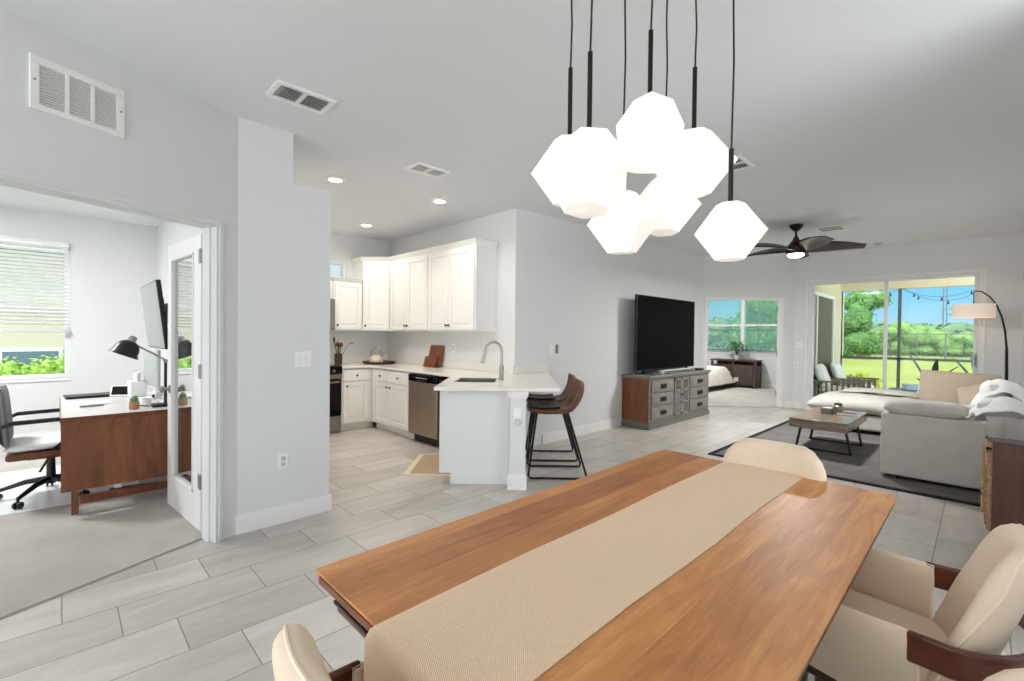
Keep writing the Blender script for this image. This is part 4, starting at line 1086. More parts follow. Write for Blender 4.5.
# arc lamp
t = thing('arc_floor_lamp', 'black arc floor lamp with a wide drum shade in front of the far wall', 'floor lamp', (.25, 9.85, 0))
MB().lathe([(0, 0), (.16, 0), (.16, .03), (.02, .035), (0, .035)], 24).out('base', 'bmetal', t)
arc = [(0, 0, .03), (0, 0, .9), (-.005, 0, 1.25), (-.025, 0, 1.50), (-.06, 0, 1.70), (-.115, 0, 1.88), (-.185, 0, 2.0), (-.27, 0, 2.085), (-.35, 0, 2.10)]
b = MB(); b.tube(arc[:3], [.018, .018, .016], 10); b.out('pole', 'bmetal', t)
MB().tube(arc[2:], [.013, .012, .011, .010, .009, .008, .008], 10).out('arc_arm', 'bmetal', t)
MB().cyl((-.355, 0, 2.10), (-.355, 0, 1.9), .006, 8).out('hanger_rod', 'bmetal', t)
b = MB(); n = 32
b.lathe([(.235, 1.70), (.235, 1.90), (.229, 1.90), (.229, 1.70), (.235, 1.70)], n, (-.355, 0, 0)); o = b.out('lamp_shade', 'drum', t)
b = MB()
for k in range(3):
    a = 2 * PI * k / 3; b.cyl((-.355, 0, 1.895), (-.355 + .23 * math.cos(a), .23 * math.sin(a), 1.895), .004, 6)
b.out('shade_spider', 'bmetal', o)
MB().ell((-.355, 0, 1.80), (.03, .03, .045), 10).out('bulb', pm('warm_bulb', (255, 214, 170), .4, emit=3), t)

# buffet by the right wall
t = thing('buffet', 'reddish brown buffet with woven drawers at the right edge', 'sideboard', (0, 0, 0))
bx0, by0, by1 = .085, 4.17, 5.30
b = MB(); b.box(bx0, .395, by0 + .02, by1 - .02, .10, .72); b.out('carcass', 'darkred', t, smooth=0, bevel=.003)
MB().box(bx0 - .055, .40, by0, by1, .72, .752).out('top', pm('glossy_dark_top', (96, 84, 80), .16), t, bevel=.006)
for y in (by0 + .015, by1 - .075):
    for x in (bx0 - .03, .345): MB().box(x, x + .045, y, y + .06, 0, .72).out('leg', 'darkred', t, smooth=0)
for k, y in enumerate((by0 + .09, by0 + .60)):
    d = MB().box(bx0 - .03, bx0, y, y + .46, .59, .70).out('drawer', 'redwood', t, bevel=.004); b = MB(Matrix.Translation((bx0 - .03, y + .12, .645)) @ RY(R(-90))); b.lathe([(0, 0), (.006, 0), (.006, .012), (.014, .018), (.012, .028), (0, .03)], 10); b.out('knob', 'black', d)
    d = MB().cushion((bx0 - .02, y + .23, .36), (.09, .46, .43), None, 14, 12).out('wicker_drawer', 'wicker', t)
    for z in (.25, .4, .52): MB().tube([(bx0 - .068, y + .02, z), (bx0 - .07, y + .44, z)], .009, 6).out('woven_band', 'wicker', d)
b = MB(); b.box(bx0 - .05, bx0 + .005, by0 + .03, by0 + .075, .15, .58); b.out('wicker_edge', 'wicker', t, bevel=.012)

# television console
t = thing('media_console', 'vintage wooden media console with carved doors under the television', 'console', (XTV + .012, 6.10, 0))
CD, CL, CHt = .445, 2.07, .782
MB().box(0, CD - .012, 0, CL, .09, CHt - .03).out('carcass', 'redwood', t, smooth=0)
b = MB(); b.box(-.005, CD + .03, -.035, CL + .035, CHt - .03, CHt); b.box(0, CD + .018, -.02, CL + .02, CHt - .05, CHt - .03); b.out('top', 'glarewood', t, bevel=.006)
b = MB(); b.box(0, CD + .02, -.02, CL + .02, 0, .075); b.box(0, CD + .008, -.01, CL + .01, .075, .105); b.out('plinth', 'glarewood2', t, bevel=.008)
b = MB()
cols = [(.05, .74), (.78, 1.28), (1.32, CL - .05)]
for y in (0, .74, 1.28, CL - .05): b.box(CD - .012, CD, y, y + (.05 if y in (0, CL - .05) else .04), .105, CHt - .05)
b.box(CD - .012, CD - .002, 0, CL, .105, .12); b.box(CD - .012, CD - .002, 0, CL, CHt - .07, CHt - .05)
for (y0, y1) in (cols[0], cols[2]):
    for z0, z1 in ((.105, .13), (.31, .338), (.505, .533), (.70, .735)): b.box(CD - .012, CD - .001, y0, y1, z0, z1)
b.out('face_frame', 'glarewood2', t, smooth=0)
zs = [(.13, .31), (.338, .505), (.533, .70)]
for (y0, y1) in (cols[0], cols[2]):
    for z0, z1 in zs:
        b = MB(); b.box(CD - .012, CD + .012, y0 + .02, y1 - .02, z0, z1); b.box(CD + .012, CD + .02, y0 + .07, y1 - .07, z0 + .03, z1 - .03)
        d = b.out('drawer', 'glarewood', t, bevel=.006)
        yc_, zc_ = (y0 + y1) / 2, (z0 + z1) / 2
        b = MB(); b.box(CD + .02, CD + .026, yc_ - .09, yc_ + .09, zc_ - .032, zc_ + .032); b.tube([(CD + .026, yc_ - .06, zc_ + .012), (CD + .045, yc_ - .055, zc_ - .008), (CD + .045, yc_ + .055, zc_ - .008), (CD + .026, yc_ + .06, zc_ + .012)], .007, 6); b.out('handle', 'bronze', d, smooth=0)
for k in range(2):
    y0, y1 = cols[1][0] + k * .25, cols[1][0] + k * .25 + .245
    b = MB(); b.box(CD - .012, CD + .012, y0, y0 + .035, .125, .71); b.box(CD - .012, CD + .012, y1 - .035, y1, .125, .71)
    for z in (.125, .30, .50, .682): b.box(CD - .012, CD + .012, y0, y1, z, z + .028)
    d = b.out('carved_door', 'glarewood', t, smooth=0)
    MB().box(CD - .0115, CD - .009, y0 + .02, y1 - .02, .14, .70).out('back_panel', 'black', d, smooth=0)
    b = MB()
    for (za, zb) in ((.153, .30), (.328, .50)):
        n = 3; w = (y1 - y0 - .07)
        for i in range(n + 1):
            for sgn in (1, -1):
                ya = y0 + .035 + w * i / n; 
                for j in range(3):
                    z0_ = za + (zb - za) * j / 3; z1_ = za + (zb - za) * (j + 1) / 3
                    y2 = ya + sgn * w / n
                    if y0 + .03 <= y2 <= y1 - .03: b.tube([(CD + .002, ya if j % 2 == 0 else y2, z0_), (CD + .002, y2 if j % 2 == 0 else ya, z1_)], .0048, 4)
    for i in range(5):
        yy = y0 + .035 + (y1 - y0 - .07) * (i + .5) / 5; b.tube([(CD + .002, yy, .528), (CD + .002, yy, .682)], .007, 5)
    b.out('lattice', 'glarewood', d, smooth=0)
    MB().ell((CD + .02, y1 - .02 if k == 0 else y0 + .02, .44), .014, 8).out('knob', 'bronze', d)
# television
t = thing('television', 'huge black flat television standing on the media console', 'television', (XTV + .22, 7.08, CHt + .001))
MB().box(-.022, .022, -.975, .975, .055, 1.20).out('body', 'black', t, bevel=.006)
MB().box(.0205, .0235, -.962, .962, .072, 1.188).out('screen', pm('tv_screen', (4, 4, 5), .5, spec=.04), t, smooth=0)
MB().box(-.06, -.02, -.5, .5, .2, .7).out('rear_housing', 'black', t, bevel=.01)
for s in (-1, 1):
    b = MB(); b.box(-.14, .16, s * .72 - .02, s * .72 + .02, 0, .014); b.box(-.02, .02, s * .72 - .018, s * .72 + .018, .01, .07); b.out('foot', 'black', t, bevel=.004)
t = thing('soundbar', 'silver soundbar in front of the television feet', 'speaker', (XTV + .39, 7.12, CHt + .001))
MB().box(-.04, .04, -.56, .56, .004, .058).out('body', 'lgrey', t, bevel=.012, seg=3); MB().box(.036, .043, -.53, .53, .012, .05).out('grille', 'steel', t, smooth=0)
t = thing('game_controller', 'small black box at the right end of the console top', 'box', (XTV + .37, 7.97, CHt + .001)); t.name = 'media_box'
MB().box(-.05, .05, -.09, .09, 0, .035).out('body', 'black', t, bevel=.006); MB().box(.046, .052, -.06, .06, .008, .022).out('front_strip', 'bgloss', t, smooth=0)

# ceiling fan
fx, fy = -1.80, 7.15; fz = zc(fy)
t = thing('ceiling_fan', 'dark five-blade ceiling fan with a round light', 'ceiling fan', (fx, fy, fz))
MB().lathe([(0, 0), (.085, 0), (.08, -.03), (.03, -.085), (.015, -.09), (0, -.09)], 20).out('canopy', 'bronze', t)
MB().cyl((0, 0, -.08), (0, 0, -.2), .014, 10).out('downrod', 'bronze', t)
MB().lathe([(0, -.16), (.025, -.16), (.04, -.2), (.09, -.27), (.125, -.31), (.125, -.38), (.105, -.40), (0, -.40)], 26).out('motor_housing', 'fanwood', t)
lt = MB().lathe([(.10, -.40), (.098, -.42), (.07, -.44), (0, -.45)], 22).out('light_lens', 'bulb', t)
for k in range(5):
    a = R(45.57 * 0) ; ang = R(45.57) - 0 + R(23) * 0
    th = R(-22 + 72 * k)  # around the hub; 0 = camera right
    m = Matrix.Rotation(th + R(45.57), 4, 'Z')
    b = MB(m)
    def BL(a_, b_):
        s = (a_ + 1) / 2; x = .08 + .70 * s; wd = .085 + .035 * math.sin(PI * min(1, s * 1.1)) - .03 * s
        return (x, b_ * wd + .04 * math.sin(s * PI) - .01, -.325 + .045 * math.sin(s * 2.2) - .05 * s - b_ * wd * .55 * (1 - .35 * s))
    b.pad(BL, .010, 20, 8, 8).out('blade', 'fanwood', t)

def lamp(name, loc, e, c, r):
    l = bpy.data.lights.new(name, 'AREA'); l.energy = e; l.color = c; l.shape = 'DISK'; l.size = r
    o = bpy.data.objects.new(name, l); COL.objects.link(o); o.location = loc
    return o
lamp('fan_lamp', (fx, fy, fz - .48), 42, (1, .99, .97), .34)
lamp('kitchen_fill_light', (-5.3, 1.9, 2.76), 12, (1, .93, .84), .6)  # added fill for the kitchen, no fixture seen here
lamp('office_fill_light', (-6.1, -1.2, 2.75), 52, (1, 1, 1), .5)  # unseen light added to brighten the office
lamp('bedroom_fill_light', (-4.9, 11.3, 2.95), 48, (1, 1, 1), .5)  # extra light added inside the bedroom, without a visible fixture
# recessed lights, vents, detector
def downlight(x, y, label):
    z = zc(y); t = thing('recessed_downlight', label, 'ceiling light', (x, y, z), 0, 'recessed kitchen downlights')
    MB().lathe([(.06, -.001), (.095, -.001), (.095, -.008), (.06, -.012), (.06, -.001)], 26).out('trim_ring', 'white', t)
    MB().lathe([(0, -.003), (.062, -.003), (.062, -.009), (0, -.010)], 22).out('lens', 'bulb', t)
    l = bpy.data.lights.new('downlight_lamp', 'SPOT'); l.energy = 15; l.color = (1, .92, .82); l.spot_size = R(150); l.spot_blend = .6; l.shadow_soft_size = .07
    o = bpy.data.objects.new('downlight_lamp', l); COL.objects.link(o); o.location = (x, y, z - .03)
downlight(-4.28, 1.85, 'kitchen downlight nearest the pantry wall')
downlight(-4.20, 2.98, 'kitchen downlight nearest the bar stools')
downlight(-5.85, 2.96, 'kitchen downlight in front of the corner wall cabinets')
def vent(x, y, w, l, rz, label, mt='white', slat='lgrey', gap='grey'):
    z = zc(y); t = thing('ceiling_vent', label, 'vent', (x, y, z), rz)
    b = MB(); f = .028
    b.box(-w / 2, w / 2, -l / 2, -l / 2 + f, -.012, 0); b.box(-w / 2, w / 2, l / 2 - f, l / 2, -.012, 0); b.box(-w / 2, -w / 2 + f, -l / 2 + f, l / 2 - f, -.012, 0); b.box(w / 2 - f, w / 2, -l / 2 + f, l / 2 - f, -.012, 0); b.box(-w / 2 + f, w / 2 - f, -.012, .012, -.011, 0)
    b.out('frame', mt, t, smooth=0)
    MB().box(-w / 2 + f, w / 2 - f, -l / 2 + f, l / 2 - f, -.002, -.0005).out('duct_opening', gap, t, smooth=0)
    b = MB(); n = 6
    for k in range(n):
        x0 = -w / 2 + f + (w - 2 * f) * (k + .3) / n
        b.hexa([(x0, -l / 2 + f, -.003), (x0 + .004, -l / 2 + f, -.003), (x0 + .004, l / 2 - f, -.003), (x0, l / 2 - f, -.003), (x0 + .012, -l / 2 + f, -.014), (x0 + .016, -l / 2 + f, -.014), (x0 + .016, l / 2 - f, -.014), (x0 + .012, l / 2 - f, -.014)])
    b.out('slat', slat, t, smooth=0)
    return t
vent(-2.92, 1.05, .22, .34, 0, 'ceiling vent near the pantry wall with two dark slatted openings')
vent(-3.46, 2.33, .20, .34, 0, 'pale ceiling vent above the kitchen entrance', gap='lgrey', slat='white')
vent(-1.52, 7.75, .32, .32, 0, 'ceiling vent beside the ceiling fan')
vent(-1.50, 4.12, .2, .32, 0, 'ceiling vent half hidden behind the pendant lights')
t = thing('smoke_detector', 'small round smoke detector on the ceiling above the sliding door', 'smoke detector', (-1.23, 9.6, zc(9.6)))
MB().lathe([(0, 0), (.07, 0), (.07, -.02), (.05, -.035), (0, -.036)], 22).out('body', 'lgrey', t); MB().lathe([(.03, -.036), (.032, -.039), (.0, -.04)], 14).out('sensor_cap', 'grey', t)
# return air grille on the angled wall
t = thing('return_grille', 'white return air grille with three slatted panels above the office doorway', 'vent', tuple(BEND), R(-67.5))
g0, g1 = .655, 1.03
b = MB(); b.box(g0, g1, 0, .012, 2.385, 2.63)
# frame built from bars so that the louvres show
b = MB(); f = .035
for q in ((g0, g1, 2.60, 2.635), (g0, g1, 2.385, 2.415), (g0, g0 + f, 2.415, 2.60), (g1 - f, g1, 2.415, 2.60)): b.box(q[0], q[1], 0, .012, q[2], q[3])
iw = (g1 - g0 - 2 * f) / 3
for k in (1, 2): b.box(g0 + f + iw * k - .009, g0 + f + iw * k + .009, 0, .012, 2.415, 2.60)
b.out('frame', 'white', t, smooth=0, bevel=.003)
MB().box(g0 + f, g1 - f, .0005, .002, 2.415, 2.60).out('duct_opening', 'lgrey', t, smooth=0)
for k in range(3):
    b = MB(); x0, x1 = g0 + f + iw * k + (.009 if k else 0), g0 + f + iw * (k + 1) - (.009 if k < 2 else 0)
    for j in range(15):
        z = 2.418 + j * .0122
        b.hexa([(x0, .002, z + .008), (x1, .002, z + .008), (x1, .004, z + .010), (x0, .004, z + .010), (x0, .010, z), (x1, .010, z), (x1, .012, z + .002), (x0, .012, z + .002)])
    b.out('louvre_panel', 'white', t, smooth=0)
for x in (g0 + .017, g1 - .017): MB(Matrix.Translation((x, .012, 2.52)) @ RX(R(-90))).lathe([(0, 0), (.005, 0), (.004, .002), (0, .0025)], 8).out('screw', 'grey', t)

# ================================================================== BEDROOM
t = thing('bed', 'bed corner with an ivory tufted bedspread in the bedroom', 'bed', (-5.75, 12.1, -.05))
MB().box(-1.0, 1.02, -.85, .85, .13, .36).out('base', 'barn', t, bevel=.01)
def BD(a, b_):
    x = a * 1.06; y = b_ * .92; ed = max(abs(a) ** 9, abs(b_) ** 9)
    return (x + (.05 * ed * (1 if a > 0 else -1)), y, .60 - .40 * max(0, (abs(a) - .82) / .18) ** 1.5 - .40 * max(0, (abs(b_) - .82) / .18) ** 1.5 * (1 - max(0, (abs(a) - .82) / .18)) + .01 * math.sin(9 * a) * math.sin(7 * b_))
MB().pad(BD, .02, 30, 26, 12).out('bedspread', 'duvet', t, smooth=70)
MB().cushion((0, 0, .45), (2.0, 1.7, .22), None, 12).out('mattress', 'white', t)
for x in (-.9, .93):
    for y in (-.75, .75): MB().cyl((x, y, .063), (x, y, .14), .035).out('leg', 'black', t)
b = MB(); b.box(-1.08, -1.02, -.9, .9, .1, 1.2); b.out('headboard', 'barn', t, bevel=.02)
t = thing('crate_cabinet', 'dark rustic wooden cabinet under the bedroom window', 'cabinet', (-5.33, 13.06, .012))
W, D, H_ = 1.17, .45, .74
b = MB(); b.box(0, W, .01, D, .06, .58); b.out('carcass', 'barn', t, smooth=0)
MB().box(-.02, W + .02, -.02, D + .02, H_ - .03, H_).out('top', 'barn', t, bevel=.005)
b = MB()
for x in (0, W - .05):
    for y in (0, D - .05): b.box(x, x + .05, y, y + .05, 0, H_ - .03)
b.box(.05, W - .05, .01, .03, .58, .61); b.box(W / 2 - .02, W / 2 + .02, 0, .03, .06, H_ - .03); b.box(0, W, D - .02, D, .58, H_ - .03)
b.out('frame', 'barn', t, smooth=0)
for k in range(2):
    b = MB(); x0 = .07 + k * .54; b.box(x0, x0 + .48, -.012, .008, .09, .57)
    for q in (.1, .2, .3): b.box(x0 + q - .003, x0 + q + .003, -.014, -.012, .1, .48)
    d = b.out('door', 'barn', t, smooth=0)
    MB().box(x0 + (.29 if k == 0 else .02), x0 + (.40 if k == 0 else .13), -.018, -.012, .16, .27).out('pale_plate', 'lgrey', d, smooth=0)
def pot_plant(name, label, loc, h, mat, seed, n=22, spread=.22, pot=(.07, .11), leafl=.14, leafw=.028):
    t = thing(name, label, 'plant', loc); rnd = random.Random(seed)
    MB().lathe([(0, 0), (pot[0] * .75, 0), (pot[0], pot[1]), (pot[0] * .9, pot[1]), (pot[0] * .85, pot[1] * .8), (0, pot[1] * .8)], 18).out('pot', 'pot', t)
    st = MB(); lv = MB()
    for k in range(n):
        a = rnd.uniform(0, 6.3); q = rnd.uniform(.15, 1) * spread; zz = h * rnd.uniform(.55, 1.0) - q * .3
        p = Vector((math.cos(a) * q, math.sin(a) * q, pot[1] + zz)); st.tube([(0, 0, pot[1] * .7), (p.x * .4, p.y * .4, pot[1] + zz * .6), p], .0035, 4)
        d = Vector((math.cos(a), math.sin(a), rnd.uniform(-.5, .5))).normalized(); s_ = Vector((-math.sin(a), math.cos(a), 0)); L = leafl * rnd.uniform(.7, 1.2)
        prev = None
        for j in range(7):
            u = j / 6; w = leafw * math.sin(PI * min(.97, u * .92 + .06)); c = p + d * L * u + Vector((0, 0, -.35 * L * u * u))
            cur = (lv.v(c - s_ * w), lv.v(c + Vector((0, 0, -w * .3))), lv.v(c + s_ * w))
            if prev: lv.f([prev[0], prev[1], cur[1], cur[0]]); lv.f([prev[1], prev[2], cur[2], cur[1]])
            prev = cur
    st.out('stems', 'leaf', t); lv.out('foliage', mat, t, smooth=60)
    return t
pot_plant('potted_plant', 'leafy green potted plant on the dark bedroom cabinet', (-4.72, 13.28, .753), .42, 'leaf', 6, 46, .19, (.08, .12), .15, .034)
# bedroom door leaf, swung into the bedroom
hx = Vector((XTV, YC, 0)) + Vector((c45, c45, 0)) * (B1 - .015) + Vector((-c45, c45, 0)) * .135
d3 = thing('bedroom_door', 'white bedroom door swung open, seen on its edge', 'door', (hx.x, hx.y, .015), R(104.5))
d3.name = 'door_3'; d3['kind'] = 'structure'; del d3['category']
b = MB(); b.box(.005, .78, -.04, -.004, 0, BH - .03); b.out('leaf', 'trim', d3, smooth=0, bevel=.003)
for z in (.2, 1.0, 1.85): MB().cyl((0, -.002, z), (0, -.002, z + .09), .009, 8).out('hinge', 'bronze', d3)
b = MB(Matrix.Translation((.72, -.04, .95)) @ RX(R(90))); b.lathe([(0, 0), (.025, 0), (.01, .02), (.026, .04), (.02, .06), (0, .062)], 12); b.out('handle', 'nickel', d3)

# ================================================================== LANAI FURNITURE
def lanai_chair(label):
    t = thing('patio_armchair', label, 'chair', (0, 0, -.008), 0, 'slatted wooden patio armchairs on the lanai')   # faces +x
    for s in (-1, 1):
        y = s * .33
        MB().box(-.33, -.27, y - .03, y + .03, 0, .50).out('leg', 'teak', t, smooth=0); MB().box(.29, .35, y - .03, y + .03, 0, .50).out('leg', 'teak', t, smooth=0)
        b = MB(); b.box(-.36, .40, y - .045, y + .045, .50, .53); b.out('armrest', 'teak', t, bevel=.006)
        b = MB()
        for k in range(6): x = -.22 + k * .09; b.box(x - .016, x + .016, y - .012, y + .012, .12, .50)
        b.box(-.27, .29, y - .015, y + .015, .09, .13); b.out('side_slats', 'teak', t, smooth=0)
    b = MB(); b.box(-.30, .33, -.32, .32, .22, .27); b.out('seat_frame', 'teak', t, smooth=0)
    b = MB(Matrix.Translation((-.28, 0, .25)) @ RY(R(-18)))
    for k in range(6): b.box(-.02, .0, -.30 + k * .112, -.26 + k * .112, 0, .52)
    b.box(-.025, .005, -.32, .32, .50, .55); b.out('backrest', 'teak', t, smooth=0)
    MB().cushion((.03, 0, .34), (.6, .6, .14), None, 6).out('seat_cushion', 'throw', t)
    MB().cushion((-.27, 0, .62), (.46, .58, .16), RY(R(70)), 5).out('back_cushion', 'throw', t)
    return t
c = lanai_chair('nearer slatted patio armchair with white cushions on the lanai'); c.location = (-2.02, 11.15, -.008)
copy_tree(c, None, 'farther slatted patio armchair with white cushions on the lanai', (-1.93, 12.15, -.008), 0)
t = thing('patio_side_table', 'small grey metal side table on the lanai', 'table', (-1.0, 11.4, -.009))
MB().box(-.25, .25, -.22, .22, .40, .425).out('top', 'galum', t, bevel=.004)
for x in (-.22, .22):
    for y in (-.19, .19): MB().box(x - .012, x + .012, y - .012, y + .012, 0, .4).out('leg', 'galum', t, smooth=0)
t = thing('storage_box', 'pale blue box standing on the lanai side table', 'box', (-.93, 11.36, .417)); MB().box(-.12, .12, -.1, .1, 0, .09).out('body', pm('pale_blue_plastic', (190, 212, 232), .4), t, bevel=.01); MB().box(-.125, .125, -.105, .105, .09, .108).out('lid', pm('pale_blue_lid', (206, 222, 238), .4), t, bevel=.006)
def strap_plant(label, loc, lst, mat, potr=.16, poth=.3):
    t = thing('potted_plant', label, 'plant', loc)
    MB().lathe([(0, 0), (potr * .8, 0), (potr, poth), (potr * .9, poth), (potr * .85, poth * .85), (0, poth * .85)], 18).out('pot', 'grey', t)
    for (dx, dy, h, w, droop) in lst:
        b = MB()
        def F(a, bb):
            s = (a + 1) / 2; ww = w * (.25 + .75 * math.sin(PI * min(.98, s ** 1.4 + .03)))
            n = Vector((-dy, dx, 0)).normalized() if (dx or dy) else Vector((1, 0, 0))
            p = Vector((dx * s ** 1.3, dy * s ** 1.3, poth * .8 + h * s - droop * s * s)) + n * bb * ww + Vector((0, 0, abs(bb) * ww * .4))
            return p
        b.pad(F, .003, 16, 6, 8).out('leaf', mat, t)
    return t
strap_plant('broad-leaved potted plant on the lanai behind the taupe sofa cushion', (-.66, 11.8, -.009), [(-.38, .12, .98, .05, .10), (.06, .1, .88, .06, .12), (.36, .05, .90, .07, .26), (.5, -.1, .78, .06, .3), (-.2, -.3, .6, .05, .2)], 'leafd')
strap_plant('dark broad-leaved potted plant at the right side of the lanai', (.02, 11.5, -.009), [(-.40, .05, .96, .09, .16), (-.16, .1, .96, .10, .1), (.3, .1, .9, .08, .2), (.1, -.25, .7, .07, .2)], 'leafd')

# ================================================================== OFFICE
# glazed door leaf
hg = BEND + ADIR * (D0 + .012) - AN * .14
t = thing('office_door', 'white glazed office door standing open inside the doorway', 'door', (-3.655, .692, .014), R(185.2))
Ld, Hd = .79, 2.0
b = MB(); b.box(0, .155, -.02, .02, 0, Hd); b.box(Ld - .11, Ld, -.02, .02, 0, Hd); b.box(.155, Ld - .11, -.02, .02, 0, .235); b.box(.155, Ld - .11, -.02, .02, Hd - .11, Hd)
b.out('leaf', 'trim', t, smooth=0, bevel=.003)
b = MB()
for q in ((.155, .168, .235, Hd - .11), (Ld - .123, Ld - .11, .235, Hd - .11), (.155, Ld - .11, .235, .248), (.155, Ld - .11, Hd - .123, Hd - .11)): b.box(q[0], q[1], -.026, .026, q[2], q[3])
b.out('glazing_bead', 'trim', t, smooth=0)
MB().box(.16, Ld - .115, -.004, .004, .24, Hd - .115).out('pane', 'mirror', t, smooth=0)
for z in (.29, 1.03, 1.80):
    b = MB(); b.cyl((-.012, .024, z), (-.012, .024, z + .095), .009, 8); b.box(-.006, .045, .0195, .0225, z, z + .095); b.box(-.06, -.016, .0195, .0225, z, z + .095); b.out('hinge', 'nickel', t, smooth=0)
for s in (-1, 1):
    b = MB(Matrix.Translation((Ld - .06, s * .02, .90)) @ RX(R(-90 * s))); b.lathe([(0, 0), (.032, 0), (.03, .008), (.012, .012), (.012, .03), (.026, .042), (.026, .058), (.015, .066), (0, .067)], 16); b.out('door_knob', 'nickel', t)
# desk
t = thing('desk', 'walnut desk with a full end panel facing the dining room', 'desk', (0, 0, .012))
DX0, DX1, DY0, DY1, DZ = -6.0, -4.575, .005, .80, .718
MB().box(DX0, DX1, DY0, DY1, DZ - .03, DZ).out('desktop', pm('desk_glare_surface', (232, 228, 224), .25), t, bevel=.003)  # pale colour stands for window glare on a brown top
b = MB(); b.box(DX1 - .004, DX1 + .004, DY0 - .004, DY1 + .004, DZ - .034, DZ + .001); b.box(DX0, DX1, DY0 - .006, DY0, DZ - .034, DZ + .001); b.out('edge_banding', 'walnut', t, smooth=0)
b = MB(); b.box(DX1 - .03, DX1 + .002, DY0, DY1, .185, DZ - .031); 
for k in range(1, 5): b.box(DX1 + .002, DX1 + .0028, DY0 + k * .158, DY0 + k * .158 + .003, .19, DZ - .035)
b.out('side_panel', 'walnutz', t, smooth=0)
MB().box(DX0, DX0 + .03, DY0, DY1, .185, DZ - .031).out('side_panel', 'walnutz', t, smooth=0)
MB().box(DX0 + .03, DX1 - .03, DY1 - .03, DY1, .3, DZ - .031).out('back_panel', 'walnutz', t, smooth=0)
for x in (DX0 + .1, DX1 - .06):
    for y in (DY0 + .075, DY1 - .1): MB().box(x - .02, x + .02, y - .02, y + .02, 0, .19).out('leg', 'walnutz', t, smooth=0)
MB().box(DX1 - .085, DX1 - .035, DY0 + .1, DY1 - .1, .075, .125).out('stretcher', 'walnut', t, smooth=0); MB().box(DX0 + .08, DX0 + .12, DY0 + .1, DY1 - .1, .075, .125).out('stretcher', 'walnut', t, smooth=0)
DT = DZ + .012
# desk objects
def onthing(name, label, cat, x, y, rz=0): return thing(name, label, cat, (x, y, DT + .0015), rz)
t = onthing('keyboard_tray', 'slim black laptop lying closed at the far edge of the desk', 'laptop', -5.90, .22, R(4)); t.name = 'laptop'
MB().box(-.12, .12, -.19, .19, 0, .012).out('base', 'black', t, bevel=.004); MB().box(-.12, .12, -.19, .19, .013, .02).out('lid', 'black', t, bevel=.004)
t = onthing('paper_sheet', 'loose white papers on the desk', 'paper', -5.36, .22, .1); MB().box(-.12, .12, -.10, .10, 0, .004).out('sheets', 'white', t, smooth=0)
t = onthing('smartphone', 'dark phone lying in front of the white papers', 'phone', -5.14, .19, .2); MB().box(-.02, .02, -.075, .075, 0, .009).out('body', 'grey', t, bevel=.003); MB().box(-.018, .018, -.072, .072, .009, .0095).out('screen', 'bgloss', t, smooth=0)
t = onthing('smart_display', 'small white smart display with a dark screen on the desk', 'display', -5.72, .415, R(62))
MB(RX(R(-22))).box(-.09, .09, -.006, .012, .004, .115).out('screen_housing', 'white', t, bevel=.005); MB(RX(R(-22))).box(-.078, .078, -.0075, -.0055, .018, .10).out('screen', 'bgloss', t, smooth=0)
MB().prism([(-.07, .015), (.07, .015), (.05, .09), (-.05, .09)], 0, .06).out('base', 'lgrey', t, bevel=.008)
t = onthing('tissue_box', 'white tissue box with a tissue pulled up', 'tissue box', -5.66, .53, .1)
MB().box(-.062, .062, -.062, .062, 0, .15).out('box', 'white', t, bevel=.008)
def TF(a, b_): return (a * .05 * (1 + .4 * b_), .02 * math.sin(4 * a), .19 + b_ * .045 + .012 * math.sin(5 * a))
MB().pad(TF, .004, 12, 8, 8).out('tissue', 'white', t)
t = onthing('succulent', 'green succulent in a small tan pot on the desk corner', 'plant', -4.74, .425)
MB().lathe([(0, 0), (.03, 0), (.034, .012), (.033, .062), (.029, .062), (0, .055)], 18).out('pot', pm('tan_jar', (176, 134, 92), .4), t); b = MB(); b.ell((0, 0, .075), (.028, .028, .028), 12); b.ell((.012, .005, .09), (.016, .016, .02), 8); b.out('plant_body', 'leaf', t)
t = onthing('candle', 'small white candle beside the desk lamp', 'candle', -4.98, .525); MB().lathe([(0, 0), (.038, 0), (.038, .055), (.034, .055), (.033, .045), (0, .045)], 20).out('cup', 'white', t); MB().cyl((0, 0, .044), (0, 0, .056), .0015, 6).out('wick', 'black', t)
t = onthing('pen_tray', 'short black pen lying beside the candle', 'pen', -4.86, .50, .5); t.name = 'pen'; MB().tube([(-.07, 0, .006), (.05, 0, .006), (.07, 0, .006)], [.005, .005, .001], 8).out('barrel', 'black', t); MB().tube([(-.075, 0, .006), (-.05, 0, .006)], .0056, 8).out('cap', 'grey', t)
# desk lamp
t = onthing('desk_lamp', 'black and nickel task lamp leaning over the desk', 'lamp', -4.80, .615)
MB().box(-.06, .06, -.075, .075, 0, .022).out('base', 'black', t, bevel=.004)
MB().cyl((0, .02, .02), (0, .02, .37), .011, 10).out('pole', 'black', t)
b = MB(); b.ell((0, .02, .375), (.018, .02, .018), 10); b.cyl((0, .01, .375), (0, .075, .36), .008, 8); b.out('joint', 'nickel', t)
MB().tube([(0, .04, .37), (0, -.175, .515)], .007, 8).out('arm', 'nickel', t)
sh = MB(Matrix.Translation((0, -.232, .475)) @ RX(R(-24)))
sh.lathe([(.022, .075), (.04, .07), (.065, .05), (.082, .015), (.086, -.02), (.10, -.05), (.096, -.05), (.082, -.02), (.078, .015), (.06, .045), (.02, .065)], 22); sh.out('lamp_shade', 'black', t)
b = MB(Matrix.Translation((0, -.232, .475)) @ RX(R(-24))); b.lathe([(0, .06), (.028, .06), (.028, .105), (.018, .115), (0, .12)], 14); b.cyl((0, 0, .07), (0, .045, .06), .007, 8); b.out('socket', 'nickel', t)
